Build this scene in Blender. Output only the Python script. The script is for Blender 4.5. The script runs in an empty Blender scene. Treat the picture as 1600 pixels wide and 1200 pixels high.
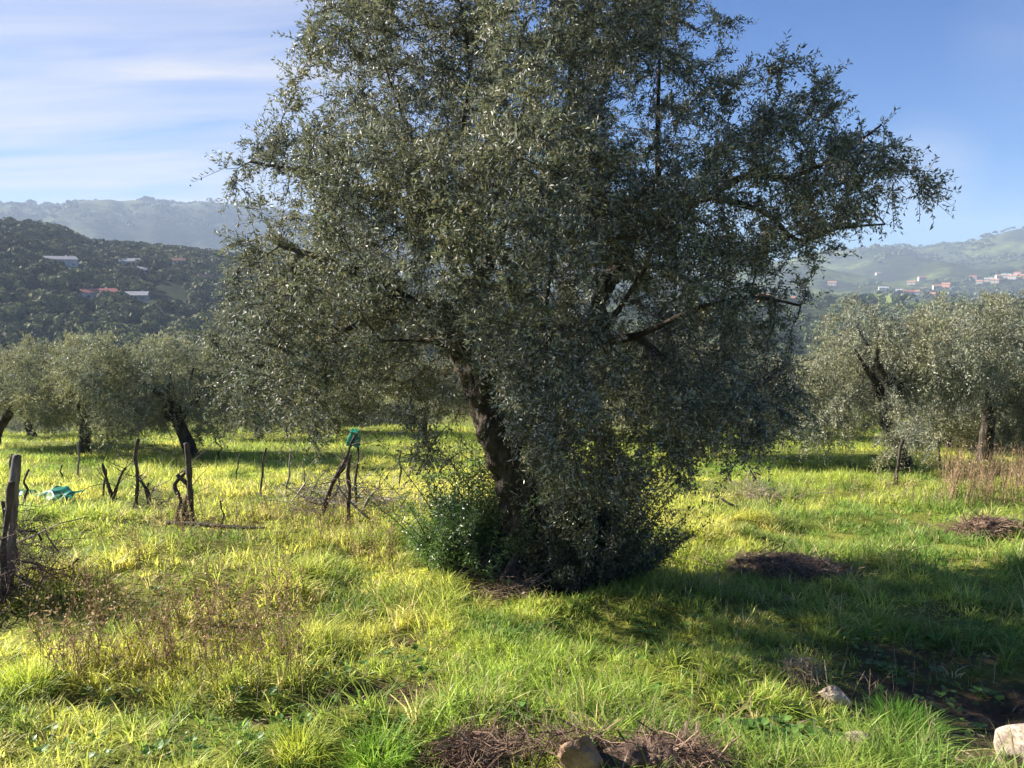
import bpy, math, random
import numpy as np
from mathutils import Vector, kdtree

# ------------------------------------------------------------------ camera, sky, sun, exposure
S = bpy.context.scene
COL = S.collection
EYE = np.array([0.0, 0.0, 2.7])
PITCH = math.atan(170 / 1200.0)
cam_d = bpy.data.cameras.new("camera")
cam_d.sensor_width = 36.0
cam_d.lens = 36.0 * 1200 / 1600
cam_d.clip_start = 0.05
cam_d.clip_end = 20000
cam = bpy.data.objects.new("camera", cam_d)
COL.objects.link(cam)
cam.location = EYE
cam.rotation_euler = (math.pi / 2 - PITCH, 0, 0)
S.camera = cam

SUN_AZ = math.radians(-70)      # left of the view axis
SUN_EL = math.radians(27)
sun_dir = Vector((math.sin(SUN_AZ) * math.cos(SUN_EL), math.cos(SUN_AZ) * math.cos(SUN_EL), math.sin(SUN_EL)))
sd = bpy.data.lights.new("sun", 'SUN')
sd.energy = 5.0
sd.angle = math.radians(0.55)
sd.color = (1.0, 0.92, 0.80)
sun = bpy.data.objects.new("sun", sd)
COL.objects.link(sun)
sun.rotation_euler = (-sun_dir).to_track_quat('-Z', 'Y').to_euler()
sun.location = (-30, 20, 30)

def ray(px, py):
    u = (px - 800) / 1200.0
    v = (600 - py) / 1200.0
    cp, sp = math.cos(PITCH), math.sin(PITCH)
    return np.array([u, cp + v * sp, v * cp - sp])

W = bpy.data.worlds.new("World")
S.world = W
W.use_nodes = True
nt = W.node_tree
for n in list(nt.nodes):
    nt.nodes.remove(n)
def N(nt, t, **kw):
    n = nt.nodes.new(t)
    for k, v in kw.items():
        if k.startswith('i_'):
            n.inputs[k[2:].replace('_', ' ')].default_value = v
        else:
            setattr(n, k, v)
    return n
out = N(nt, 'ShaderNodeOutputWorld')
bg = N(nt, 'ShaderNodeBackground')
bg.inputs['Strength'].default_value = 0.05
sky = N(nt, 'ShaderNodeTexSky')
sky.sky_type = 'NISHITA'
sky.sun_disc = False
sky.sun_elevation = SUN_EL
sky.sun_rotation = SUN_AZ
sky.altitude = 300
sky.air_density = 1.0
sky.dust_density = 0.0
sky.ozone_density = 3.0
L = nt.links.new
tc = N(nt, 'ShaderNodeTexCoord')
sep = N(nt, 'ShaderNodeSeparateXYZ')
L(tc.outputs['Generated'], sep.inputs[0])
def math_n(nt, op, a, b=None, clamp=False):
    m = nt.nodes.new('ShaderNodeMath'); m.operation = op; m.use_clamp = clamp
    for i, v in enumerate((a, b)):
        if v is None: continue
        if isinstance(v, (int, float)): m.inputs[i].default_value = v
        else: nt.links.new(v, m.inputs[i])
    return m.outputs[0]
zz = math_n(nt, 'ADD', sep.outputs[2], 0.12)
cx_ = math_n(nt, 'DIVIDE', sep.outputs[0], zz)
cy_ = math_n(nt, 'DIVIDE', sep.outputs[1], zz)
comb = N(nt, 'ShaderNodeCombineXYZ')
L(cx_, comb.inputs[0]); L(cy_, comb.inputs[1])
mp = N(nt, 'ShaderNodeMapping')
mp.inputs['Rotation'].default_value = (0, 0, math.radians(-62))
mp.inputs['Scale'].default_value = (0.45, 1.9, 1)
L(comb.outputs[0], mp.inputs[0])
nz = N(nt, 'ShaderNodeTexNoise')
nz.inputs['Scale'].default_value = 1.1
nz.inputs['Detail'].default_value = 7
nz.inputs['Roughness'].default_value = 0.55
nz.inputs['Distortion'].default_value = 1.1
L(mp.outputs[0], nz.inputs['Vector'])
cr = N(nt, 'ShaderNodeMapRange')
cr.inputs['From Min'].default_value = 0.08
cr.inputs['From Max'].default_value = 0.68
L(nz.outputs['Fac'], cr.inputs['Value'])
def sky_blob(px, py, rad):
    d = ray(px, py); d = d / np.linalg.norm(d)
    vm = N(nt, 'ShaderNodeVectorMath'); vm.operation = 'DISTANCE'
    L(tc.outputs['Generated'], vm.inputs[0]); vm.inputs[1].default_value = tuple(d)
    r = N(nt, 'ShaderNodeMapRange'); r.interpolation_type = 'SMOOTHSTEP'
    r.inputs['From Min'].default_value = rad; r.inputs['From Max'].default_value = rad * 0.25
    L(vm.outputs['Value'], r.inputs['Value'])
    return r.outputs[0]
m1 = sky_blob(60, 20, 0.62)
m2 = math_n(nt, 'MULTIPLY', sky_blob(1620, 70, 0.10), 0.12)
m3 = math_n(nt, 'MULTIPLY', sky_blob(1440, 270, 0.08), 0.3)
mm = math_n(nt, 'MAXIMUM', math_n(nt, 'MAXIMUM', m1, m2), m3)
fac = math_n(nt, 'MULTIPLY', cr.outputs[0], mm)
fac = math_n(nt, 'MULTIPLY', fac, 0.95, True)
mixc = N(nt, 'ShaderNodeMix'); mixc.data_type = 'RGBA'
tn = N(nt, 'ShaderNodeMix', data_type='RGBA', blend_type='MULTIPLY'); tn.inputs['Factor'].default_value = 1
tn.inputs['B'].default_value = (0.25, 0.53, 0.90, 1)
L(sky.outputs[0], tn.inputs['A'])
L(fac, mixc.inputs['Factor']); L(tn.outputs['Result'], mixc.inputs['A'])
mixc.inputs['B'].default_value = (5.2, 5.25, 5.7, 1)
L(mixc.outputs['Result'], bg.inputs['Color'])
L(bg.outputs[0], out.inputs['Surface'])

S.view_settings.view_transform = 'Standard'
S.view_settings.look = 'None'
S.view_settings.exposure = 1.68
S.view_settings.gamma = 1.0
S.cycles.use_denoising = True
S.cycles.max_bounces = 7
S.cycles.diffuse_bounces = 4
S.cycles.glossy_bounces = 2
S.cycles.transmission_bounces = 4
S.cycles.volume_bounces = 0
S.cycles.sample_clamp_indirect = 6.0
S.cycles.caustics_reflective = False
S.cycles.caustics_refractive = False

# ------------------------------------------------------------------ numpy noise
_rng = np.random.default_rng(11)
_T2 = _rng.random((256, 256))
_T3 = _rng.random((64, 64, 64))
def vnoise(x, y, s=1.0, o=0.0):
    x = np.asarray(x, float) / s + o; y = np.asarray(y, float) / s + o * 1.7
    xi = np.floor(x).astype(int); yi = np.floor(y).astype(int)
    fx = x - xi; fy = y - yi
    fx = fx * fx * (3 - 2 * fx); fy = fy * fy * (3 - 2 * fy)
    a = _T2[xi & 255, yi & 255]; b = _T2[(xi + 1) & 255, yi & 255]
    c = _T2[xi & 255, (yi + 1) & 255]; d = _T2[(xi + 1) & 255, (yi + 1) & 255]
    return (a * (1 - fx) + b * fx) * (1 - fy) + (c * (1 - fx) + d * fx) * fy - 0.5   # -.5 .. .5
def fbm(x, y, s, o=0.0, n=4):
    r = 0; a = 1.0
    for k in range(n):
        r = r + a * vnoise(x, y, s / 2 ** k, o + 13.7 * k); a *= 0.5
    return r
def noise3(P, s, o=0.0):
    q = P / s + o
    i = np.floor(q).astype(int); f = q - i; f = f * f * (3 - 2 * f); i &= 63; j = (i + 1) & 63
    g = lambda a, b, c: _T3[a, b, c]
    x0, y0, z0 = i.T; x1, y1, z1 = j.T; fx, fy, fz = f.T
    return ((g(x0, y0, z0) * (1 - fx) + g(x1, y0, z0) * fx) * (1 - fy) + (g(x0, y1, z0) * (1 - fx) + g(x1, y1, z0) * fx) * fy) * (1 - fz) + \
           ((g(x0, y0, z1) * (1 - fx) + g(x1, y0, z1) * fx) * (1 - fy) + (g(x0, y1, z1) * (1 - fx) + g(x1, y1, z1) * fx) * fy) * fz - 0.5
def sstep(a, b, x):
    t = np.clip((x - a) / (b - a), 0, 1)
    return t * t * (3 - 2 * t)

# ------------------------------------------------------------------ mesh helpers
def make_mesh(name, V, F, mat=None, col=None, smooth=False):
    """V (n,3); F list of arrays (m,k); col (n,3)"""
    me = bpy.data.meshes.new(name)
    V = np.asarray(V, np.float32)
    me.vertices.add(len(V)); me.vertices.foreach_set('co', V.ravel())
    F = [np.asarray(f, np.int32) for f in F if len(f)]
    loops = np.concatenate([f.ravel() for f in F])
    sizes = np.concatenate([np.full(len(f), f.shape[1], np.int32) for f in F])
    starts = np.concatenate([[0], np.cumsum(sizes)[:-1]]).astype(np.int32)
    me.loops.add(len(loops)); me.loops.foreach_set('vertex_index', loops)
    me.polygons.add(len(sizes)); me.polygons.foreach_set('loop_start', starts)
    me.polygons.foreach_set('loop_total', sizes)
    me.polygons.foreach_set('use_smooth', np.full(len(sizes), smooth, bool))
    if col is not None:
        a = me.color_attributes.new('tint', 'FLOAT_COLOR', 'POINT')
        c = np.ones((len(V), 4), np.float32); c[:, :3] = col
        a.data.foreach_set('color', c.ravel())
    me.update(calc_edges=True)
    if mat: me.materials.append(mat)
    return me
def obj(name, me, parent=None, **props):
    o = bpy.data.objects.new(name, me)
    COL.objects.link(o)
    if parent: o.parent = parent
    for k, v in props.items(): o[k] = v
    return o
def thing(name, label, cat, loc=(0, 0, 0), rz=0, group=None, scale=1):
    o = bpy.data.objects.new(name, None); COL.objects.link(o)
    o.empty_display_size = 0.2
    o.location = loc; o.rotation_euler = (0, 0, rz)
    o.scale = (scale,) * 3 if isinstance(scale, (int, float)) else scale
    o['label'] = label; o['category'] = cat
    if group: o['group'] = group
    return o
def dup(root, loc, rz, label, scale=1, name=None, group=None, cat=None):
    r = root.copy(); COL.objects.link(r)
    r.location = loc; r.rotation_euler = (0, 0, rz)
    r.scale = (scale,) * 3 if isinstance(scale, (int, float)) else scale
    r['label'] = label
    if group: r['group'] = group
    for ch in list(root.children):
        c = ch.copy(); COL.objects.link(c); c.parent = r
        for g in list(ch.children):
            d = g.copy(); COL.objects.link(d); d.parent = c
    return r

def frames(D):
    D = D / np.maximum(np.linalg.norm(D, axis=1, keepdims=True), 1e-9)
    ref = np.tile([0.31, 0.17, 0.93], (len(D), 1))
    bad = np.abs((D * ref).sum(1)) > 0.95
    A = np.cross(D, ref)
    A[bad] = np.cross(D[bad], np.array([0.9, -0.4, 0.1]))
    A /= np.maximum(np.linalg.norm(A, axis=1, keepdims=True), 1e-9)
    B = np.cross(D, A)
    return D, A, B
def segs_mesh(P0, P1, R0, R1, D0, D1, n=5):
    """independent frusta"""
    m = len(P0)
    ang = np.linspace(0, 2 * np.pi, n, endpoint=False)
    out_v = []
    for P, R, D in ((P0, R0, D0), (P1, R1, D1)):
        _, A, B = frames(D)
        ring = P[:, None] + R[:, None, None] * (np.cos(ang)[None, :, None] * A[:, None] + np.sin(ang)[None, :, None] * B[:, None])
        out_v.append(ring)
    V = np.stack(out_v, 1).reshape(-1, 3)           # m,2,n
    base = (np.arange(m) * 2 * n)[:, None]
    k = np.arange(n)[None]; k2 = (np.arange(n)[None] + 1) % n
    F = np.stack([base + k, base + k2, base + n + k2, base + n + k], -1).reshape(-1, 4)
    return V, F
def chain(pts, rad, n=12, rough=0.0, sub=6, twist=0.0, seed=0, flute=0.0):
    """smooth tapered gnarled tube through pts"""
    pts = np.asarray(pts, float); rad = np.asarray(rad, float)
    m = len(pts)
    P, R = [], []
    for i in range(m - 1):
        p0 = pts[max(i - 1, 0)]; p1 = pts[i]; p2 = pts[i + 1]; p3 = pts[min(i + 2, m - 1)]
        for k in range(sub):
            t = k / sub
            P.append(0.5 * ((2 * p1) + (-p0 + p2) * t + (2 * p0 - 5 * p1 + 4 * p2 - p3) * t * t + (-p0 + 3 * p1 - 3 * p2 + p3) * t ** 3))
            R.append(rad[i] * (1 - t) + rad[i + 1] * t)
    P.append(pts[-1]); R.append(rad[-1])
    P = np.array(P); R = np.array(R)
    D = np.gradient(P, axis=0)
    D /= np.maximum(np.linalg.norm(D, axis=1, keepdims=True), 1e-9)
    A = np.zeros_like(P)
    a = np.cross(D[0], [0.3, 0.9, 0.2]); a /= np.linalg.norm(a)
    for i in range(len(P)):
        a = a - D[i] * a.dot(D[i]); a /= np.linalg.norm(a); A[i] = a
    B = np.cross(D, A)
    ang = np.linspace(0, 2 * np.pi, n, endpoint=False)
    ln = np.concatenate([[0], np.cumsum(np.linalg.norm(np.diff(P, axis=0), axis=1))])
    tw = twist * ln[:, None] + ang[None]
    fl = 1 + flute * (np.sin(3 * tw + seed) * 0.6 + np.sin(5 * tw + 2 * seed) * 0.4)
    nrm = np.cos(ang)[None, :, None] * A[:, None] + np.sin(ang)[None, :, None] * B[:, None]
    V = P[:, None] + (R[:, None] * fl)[..., None] * nrm
    Vf = V.reshape(-1, 3)
    if rough:
        nn = noise3(Vf, 0.11, seed) + 0.6 * noise3(Vf, 0.045, seed + 5)
        Vf = Vf + (rough * np.repeat(R, n) * nn)[:, None] * nrm.reshape(-1, 3)
    i = np.arange(len(P) - 1)[:, None] * n; k = np.arange(n)[None]; k2 = (k + 1) % n
    F = np.stack([i + k, i + k2, i + n + k2, i + n + k], -1).reshape(-1, 4)
    V = np.concatenate([Vf, P[:1], P[-1:] + D[-1:] * R[-1] * 0.5])
    c0 = len(Vf); c1 = c0 + 1; e = (len(P) - 1) * n
    kk = np.arange(n)
    T = np.concatenate([np.stack([np.full(n, c0), (kk + 1) % n, kk], 1), np.stack([np.full(n, c1), e + kk, e + (kk + 1) % n], 1)])
    return V, F, T
class MB:
    def __init__(s): s.V = []; s.F = {}; s.n = 0; s.C = []
    def add(s, V, *Fs, col=None):
        V = np.asarray(V, float)
        for f in Fs:
            f = np.asarray(f, int)
            if len(f): s.F.setdefault(f.shape[1], []).append(f + s.n)
        s.V.append(V); s.n += len(V)
        if col is not None: s.C.append(np.broadcast_to(np.asarray(col, float), (len(V), 3)))
    def mesh(s, name, mat, smooth=False):
        return make_mesh(name, np.concatenate(s.V), [np.concatenate(f) for f in s.F.values()], mat,
                         np.concatenate(s.C) if s.C else None, smooth)
def box(c, sz, rz=0):
    x, y, z = np.asarray(sz) / 2
    V = np.array([[i * x, j * y, k * z] for k in (-1, 1) for j in (-1, 1) for i in (-1, 1)])
    ca, sa = math.cos(rz), math.sin(rz)
    V = np.c_[V[:, 0] * ca - V[:, 1] * sa, V[:, 0] * sa + V[:, 1] * ca, V[:, 2]] + np.asarray(c)
    F = [[0, 2, 3, 1], [4, 5, 7, 6], [0, 1, 5, 4], [2, 6, 7, 3], [0, 4, 6, 2], [1, 3, 7, 5]]
    return V, F
def leaves_mesh(P, D, ln, wd, rng, cols, up=0.6):
    """diamond leaves at P pointing D"""
    m = len(P)
    D = D / np.maximum(np.linalg.norm(D, axis=1, keepdims=True), 1e-9)
    r = rng.normal(size=(m, 3)); r[:, 2] += up
    Sx = np.cross(D, r); Sx /= np.maximum(np.linalg.norm(Sx, axis=1, keepdims=True), 1e-9)
    Nn = np.cross(Sx, D)
    a = P
    c = P + D * ln[:, None] - Nn * (ln * 0.08)[:, None]
    mid = P + D * (ln * 0.5)[:, None] + Nn * (ln * 0.03)[:, None]
    b = mid + Sx * (wd * 0.5)[:, None]; d = mid - Sx * (wd * 0.5)[:, None]
    V = np.stack([a, b, c, d], 1).reshape(-1, 3)
    F = (np.arange(m) * 4)[:, None] + np.arange(4)[None]
    return V, F, np.repeat(cols, 4, axis=0)

# ------------------------------------------------------------------ materials
def new_mat(name):
    m = bpy.data.materials.new(name); m.use_nodes = True
    m.node_tree.nodes.clear()
    return m, m.node_tree
def leaf_mat(name, top, under, trans, tmix=0.25, rough=0.42, spec=0.5):
    m, t = new_mat(name); l = t.links.new
    o = N(t, 'ShaderNodeOutputMaterial'); p = N(t, 'ShaderNodeBsdfPrincipled')
    tr = N(t, 'ShaderNodeBsdfTranslucent'); mx = N(t, 'ShaderNodeMixShader')
    g = N(t, 'ShaderNodeNewGeometry'); at = N(t, 'ShaderNodeAttribute', attribute_name='tint')
    mc = N(t, 'ShaderNodeMix', data_type='RGBA')
    mc.inputs['A'].default_value = (*top, 1); mc.inputs['B'].default_value = (*under, 1)
    l(g.outputs['Backfacing'], mc.inputs['Factor'])
    mu = N(t, 'ShaderNodeMix', data_type='RGBA', blend_type='MULTIPLY'); mu.inputs['Factor'].default_value = 1
    l(mc.outputs['Result'], mu.inputs['A']); l(at.outputs['Color'], mu.inputs['B'])
    mt = N(t, 'ShaderNodeMix', data_type='RGBA', blend_type='MULTIPLY'); mt.inputs['Factor'].default_value = 1
    mt.inputs['A'].default_value = (*trans, 1); l(at.outputs['Color'], mt.inputs['B'])
    l(mu.outputs['Result'], p.inputs['Base Color']); p.inputs['Roughness'].default_value = rough
    p.inputs['Specular IOR Level'].default_value = spec
    l(mt.outputs['Result'], tr.inputs['Color'])
    mx.inputs[0].default_value = tmix
    l(p.outputs[0], mx.inputs[1]); l(tr.outputs[0], mx.inputs[2]); l(mx.outputs[0], o.inputs['Surface'])
    return m
def noise_mat(name, c1, c2, scale, c3=None, rough=0.9, bump=0.4, bscale=None, bdist=0.02, detail=8, stretch=None, spec=0.2, coord='Object', lo=0.35, hi=0.65):
    m, t = new_mat(name); l = t.links.new
    o = N(t, 'ShaderNodeOutputMaterial'); p = N(t, 'ShaderNodeBsdfPrincipled')
    tcn = N(t, 'ShaderNodeTexCoord'); mpn = N(t, 'ShaderNodeMapping')
    if stretch: mpn.inputs['Scale'].default_value = stretch
    l(tcn.outputs[coord], mpn.inputs[0])
    n1 = N(t, 'ShaderNodeTexNoise'); n1.inputs['Scale'].default_value = scale; n1.inputs['Detail'].default_value = detail
    n1.inputs['Roughness'].default_value = 0.65
    l(mpn.outputs[0], n1.inputs['Vector'])
    rp = N(t, 'ShaderNodeValToRGB')
    rp.color_ramp.elements[0].position = lo; rp.color_ramp.elements[0].color = (*c1, 1)
    rp.color_ramp.elements[1].position = hi; rp.color_ramp.elements[1].color = (*c2, 1)
    if c3:
        e = rp.color_ramp.elements.new((lo + hi) / 2); e.color = (*c3, 1)
    l(n1.outputs['Fac'], rp.inputs[0]); l(rp.outputs[0], p.inputs['Base Color'])
    p.inputs['Roughness'].default_value = rough; p.inputs['Specular IOR Level'].default_value = spec
    n2 = N(t, 'ShaderNodeTexNoise'); n2.inputs['Scale'].default_value = bscale or scale * 3; n2.inputs['Detail'].default_value = 6
    l(mpn.outputs[0], n2.inputs['Vector'])
    b = N(t, 'ShaderNodeBump'); b.inputs['Strength'].default_value = bump; b.inputs['Distance'].default_value = bdist
    l(n2.outputs['Fac'], b.inputs['Height']); l(b.outputs[0], p.inputs['Normal'])
    l(p.outputs[0], o.inputs['Surface'])
    return m
def flat_mat(name, c, rough=0.8, spec=0.3, scale=3.0, var=0.25, trans=0):
    return noise_mat(name, tuple(x * (1 - var) for x in c), tuple(min(1, x * (1 + var)) for x in c), scale, rough=rough, spec=spec, bump=0.15)
def tint_mat(name, rough=0.7, spec=0.25, tmix=0.0, tcol=1.0):
    m, t = new_mat(name); l = t.links.new
    o = N(t, 'ShaderNodeOutputMaterial'); p = N(t, 'ShaderNodeBsdfPrincipled')
    at = N(t, 'ShaderNodeAttribute', attribute_name='tint')
    l(at.outputs['Color'], p.inputs['Base Color'])
    p.inputs['Roughness'].default_value = rough; p.inputs['Specular IOR Level'].default_value = spec
    if tmix:
        tr = N(t, 'ShaderNodeBsdfTranslucent'); mx = N(t, 'ShaderNodeMixShader'); mx.inputs[0].default_value = tmix
        sc = N(t, 'ShaderNodeMix', data_type='RGBA', blend_type='MULTIPLY'); sc.inputs['Factor'].default_value = 1
        sc.inputs['B'].default_value = tcol if isinstance(tcol, tuple) else (tcol,) * 3 + (1,)
        l(at.outputs['Color'], sc.inputs['A']); l(sc.outputs['Result'], tr.inputs['Color'])
        l(p.outputs[0], mx.inputs[1]); l(tr.outputs[0], mx.inputs[2]); l(mx.outputs[0], o.inputs['Surface'])
    else:
        l(p.outputs[0], o.inputs['Surface'])
    return m
M_leaf = leaf_mat('olive_leaf', (0.080, 0.090, 0.068), (0.36, 0.37, 0.31), (0.26, 0.28, 0.13), 0.20, 0.5, 0.35)
M_leaf2 = leaf_mat('olive_leaf_grove', (0.155, 0.165, 0.115), (0.42, 0.43, 0.33), (0.32, 0.34, 0.16), 0.26, 0.5, 0.35)
M_suck = leaf_mat('sucker_leaf', (0.075, 0.115, 0.05), (0.20, 0.25, 0.14), (0.20, 0.34, 0.07), 0.22, 0.35, 0.6)
M_broad = leaf_mat('weed_leaf', (0.12, 0.20, 0.045), (0.16, 0.24, 0.08), (0.24, 0.42, 0.06), 0.3, 0.45, 0.4)
M_bark = noise_mat('olive_bark', (0.026, 0.021, 0.017), (0.125, 0.103, 0.082), 9, c3=(0.058, 0.047, 0.037), bump=0.9, bscale=22, bdist=0.03, stretch=(1, 1, 0.35))
M_twig = noise_mat('twig_bark', (0.05, 0.04, 0.03), (0.15, 0.125, 0.10), 20, bump=0.3)
M_wood = noise_mat('weathered_wood', (0.10, 0.085, 0.075), (0.34, 0.30, 0.27), 14, bump=0.6, stretch=(1, 1, 0.15))
M_dwood = noise_mat('dark_vine_wood', (0.035, 0.027, 0.022), (0.13, 0.10, 0.085), 16, bump=0.8, stretch=(1, 1, 0.3))
M_rock = noise_mat('pale_rock', (0.24, 0.18, 0.13), (0.58, 0.48, 0.38), 6, c3=(0.42, 0.34, 0.26), bump=0.9, bscale=14, bdist=0.04)
M_rockb = noise_mat('brown_rock', (0.12, 0.075, 0.05), (0.36, 0.24, 0.16), 7, bump=0.9, bscale=16, bdist=0.04)
M_soil = noise_mat('dug_soil', (0.055, 0.036, 0.026), (0.26, 0.17, 0.12), 9, c3=(0.12, 0.08, 0.056), bump=1.0, bscale=18, bdist=0.05)
M_grass = tint_mat('grass_blade', 0.5, 0.35, 0.5, (1.25, 1.2, 1.1, 1))
M_dry = tint_mat('dry_stalk', 0.8, 0.15, 0.25, 1.0)
M_wall = None

# ------------------------------------------------------------------ terrain
def azp(px): return math.atan((px - 800) / 1200.0)
def tanp(px, py):
    d = ray(px, py); return d[2] / math.hypot(d[0], d[1])
MID = [(-1200, 330), (-500, 345), (0, 352), (60, 357), (100, 362), (150, 384), (250, 390), (360, 402), (450, 416), (600, 440), (760, 458), (900, 466), (1180, 472), (1300, 476), (1600, 472), (2400, 465)]
FAR = [(-1200, 320), (-400, 306), (0, 312), (60, 316), (110, 320), (150, 316), (200, 323), (230, 319), (300, 324), (400, 327), (520, 352), (700, 380), (900, 400), (1100, 414), (1180, 412), (1240, 402), (1300, 396), (1370, 391), (1450, 389), (1500, 385), (1540, 374), (1570, 367), (1600, 362), (1750, 345), (2400, 350)]
def tab(T): return np.array([azp(a) for a, b in T]), np.array([tanp(a, b) for a, b in T])
MIDa, MIDt = tab(MID); FARa, FARt = tab(FAR)
# mounds & hollows on the field: x, y, rx, ry, rot, height, bare
FEAT = []
def field_base(x, y):
    yy = np.where(y < -3, -3 + (y + 3) * 0.2, y)
    return 1.05 - 0.15 * yy
def terr(x, y):
    x = np.asarray(x, float); y = np.asarray(y, float)
    r = np.hypot(x, y); az = np.arctan2(x, y)
    zf = field_base(x, y) + 0.22 * vnoise(x, y, 5.5, 3.1) + 0.11 * vnoise(x, y, 1.7, 7.7) + (0.13 * vnoise(x, y, 0.62, 1.3) + 0.06 * vnoise(x, y, 0.23, 9.3)) * sstep(24, 10, r)
    for (fx, fy, rx, ry, rot, h, bare) in FEAT:
        c, s = math.cos(rot), math.sin(rot)
        dx = x - fx; dy = y - fy
        q = ((dx * c + dy * s) / rx) ** 2 + ((-dx * s + dy * c) / ry) ** 2
        zf = zf + h * np.exp(-q * 1.2)
    left = sstep(0.05, -0.25, az)
    z120 = -17 + 0 * az
    z300 = -29 * left - 33 * (1 - left)
    zmid = 2.7 + 800 * np.interp(az, MIDa, MIDt)
    z1300 = np.minimum(zmid - 25, -30)
    z2000 = 2.7 + 2000 * (np.interp(az, FARa, FARt) * 0.45 - 0.012)
    zfar = 2.7 + 3000 * np.interp(az, FARa, FARt)
    rr = np.array([34, 120, 300, 800, 1300, 2000, 3000, 3700.])
    zz = np.stack([zf, z120, z300, zmid, z1300, z2000, zfar, zfar - 90])
    lr = np.log(np.clip(r, 34, 3700)); lk = np.log(rr)
    k = np.clip(np.searchsorted(lk, lr) - 1, 0, len(rr) - 2)
    t = (lr - lk[k]) / (lk[k + 1] - lk[k])
    shape = x.shape
    kf = k.ravel(); idx = np.arange(kf.size)
    Z = zz.reshape(len(rr), -1)
    a = Z[kf, idx]; b = Z[kf + 1, idx]; t = t.ravel()
    t = np.where(kf == 0, t, t * t * (3 - 2 * t))
    t = np.where(kf == 2, t * 0.5 + 0.5 * ((lr.ravel() - lk[2]) / (lk[3] - lk[2])), t)
    z = (a * (1 - t) + b * t).reshape(shape)
    amp = sstep(40, 400, r)
    u = az * 8
    n = 0.022 * r * fbm(az * r, r * 0.7, 230, 4.4, 4) * np.where(r > 1500, 1.6, 1) + 0.004 * r * vnoise(az * 60, np.log(r + 1) * 20, 1, 2.2)
    nf = 1 - 0.93 * np.exp(-((r - 800) / 130) ** 2) - 0.8 * np.exp(-((r - 3000) / 350) ** 2)
    return z + n * amp * nf * np.where(az > 1.0, 0.5, 1)
def hit(px, py, rmin=1.5):
    d = ray(px, py); d = d / math.hypot(d[0], d[1])
    r = rmin * 1.01 ** np.arange(900)
    X = d[0] * r; Y = d[1] * r; Z = EYE[2] + d[2] * r
    g = terr(X, Y)
    w = np.where(Z <= g)[0]
    i = w[0] if len(w) else len(r) - 1
    return np.array([X[i], Y[i], float(g[i])])
def gz(x, y): return float(terr(np.array([x]), np.array([y]))[0])

def at(px, py): return hit(px, py)
_f = []
def feat(px, py, rx, ry, h, bare, rot=0.0):
    p = hit(px, py); _f.append((p[0], p[1], rx, ry, rot, h, bare))
feat(1230, 885, 0.55, 0.28, 0.12, 0.8, -0.15)     # dug mound right of the tree
feat(1560, 832, 0.55, 0.3, 0.12, 0.8, -0.1)
feat(570, 1075, 0.45, 0.16, -0.12, 0.9, 0.25)
feat(640, 1000, 0.12, 0.10, -0.08, 0.9)
feat(890, 1010, 0.10, 0.09, -0.08, 0.9)
feat(790, 925, 0.38, 0.26, 0.06, 0.8)
feat(900, 985, 0.2, 0.1, -0.05, 0.7)
feat(830, 895, 0.6, 0.45, 0.10, 1.0)
feat(760, 1195, 0.28, 0.12, 0.03, 1.0)
feat(1000, 1190, 0.34, 0.14, 0.03, 1.0)
feat(1190, 1150, 0.35, 0.2, -0.02, 0.55)
feat(1300, 1090, 0.3, 0.16, 0.05, 0.6)
feat(1490, 1095, 0.75, 0.55, -0.14, 0.97)
feat(1260, 1075, .30, .16, .02, .85)
feat(1120, 1120, .30, .10, -.03, .7)
feat(1440, 1020, .5, .18, -.03, .8)
feat(480, 1095, .4, .10, -.08, .8)
feat(1340, 1030, 0.6, 0.22, -0.02, 0.45)
feat(1600, 1190, .35, .22, .02, 1.0)
feat(1335, 1175, .16, .10, .03, 1.0)
feat(1300, 1095, .14, .08, .03, 1.0)
feat(905, 1196, .16, .08, .03, 1.0)
feat(140, 1100, 0.4, 0.14, -0.08, 0.6)
feat(230, 1060, 0.3, 0.16, -0.05, 0.5)
feat(1500, 960, 0.8, 0.25, -0.03, 0.45)
FEAT.extend(_f)

angs = np.unique(np.concatenate([np.radians(np.arange(-44, 44.01, 0.22)), np.radians(np.arange(44, 316.1, 4.0))]))
na = len(angs)
radii = np.concatenate([[0.4], np.arange(0.8, 2.4, 0.25), np.arange(2.4, 14, 0.07), np.arange(14, 30, 0.25), 30 * 1.03 ** np.arange(0, 164)])
radii = radii[radii < 3700]
RR, AA = np.meshgrid(radii, angs, indexing='ij')
GX = RR * np.sin(AA); GY = RR * np.cos(AA); GZ = terr(GX, GY)
GV = np.stack([GX, GY, GZ], -1).reshape(-1, 3)
nr = len(radii)
i = np.arange(nr - 1)[:, None] * na; k = np.arange(na)[None]; k2 = (k + 1) % na
GF = np.stack([i + k, i + na + k, i + na + k2, i + k2], -1)
split = int(np.searchsorted(radii, 150))

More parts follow.
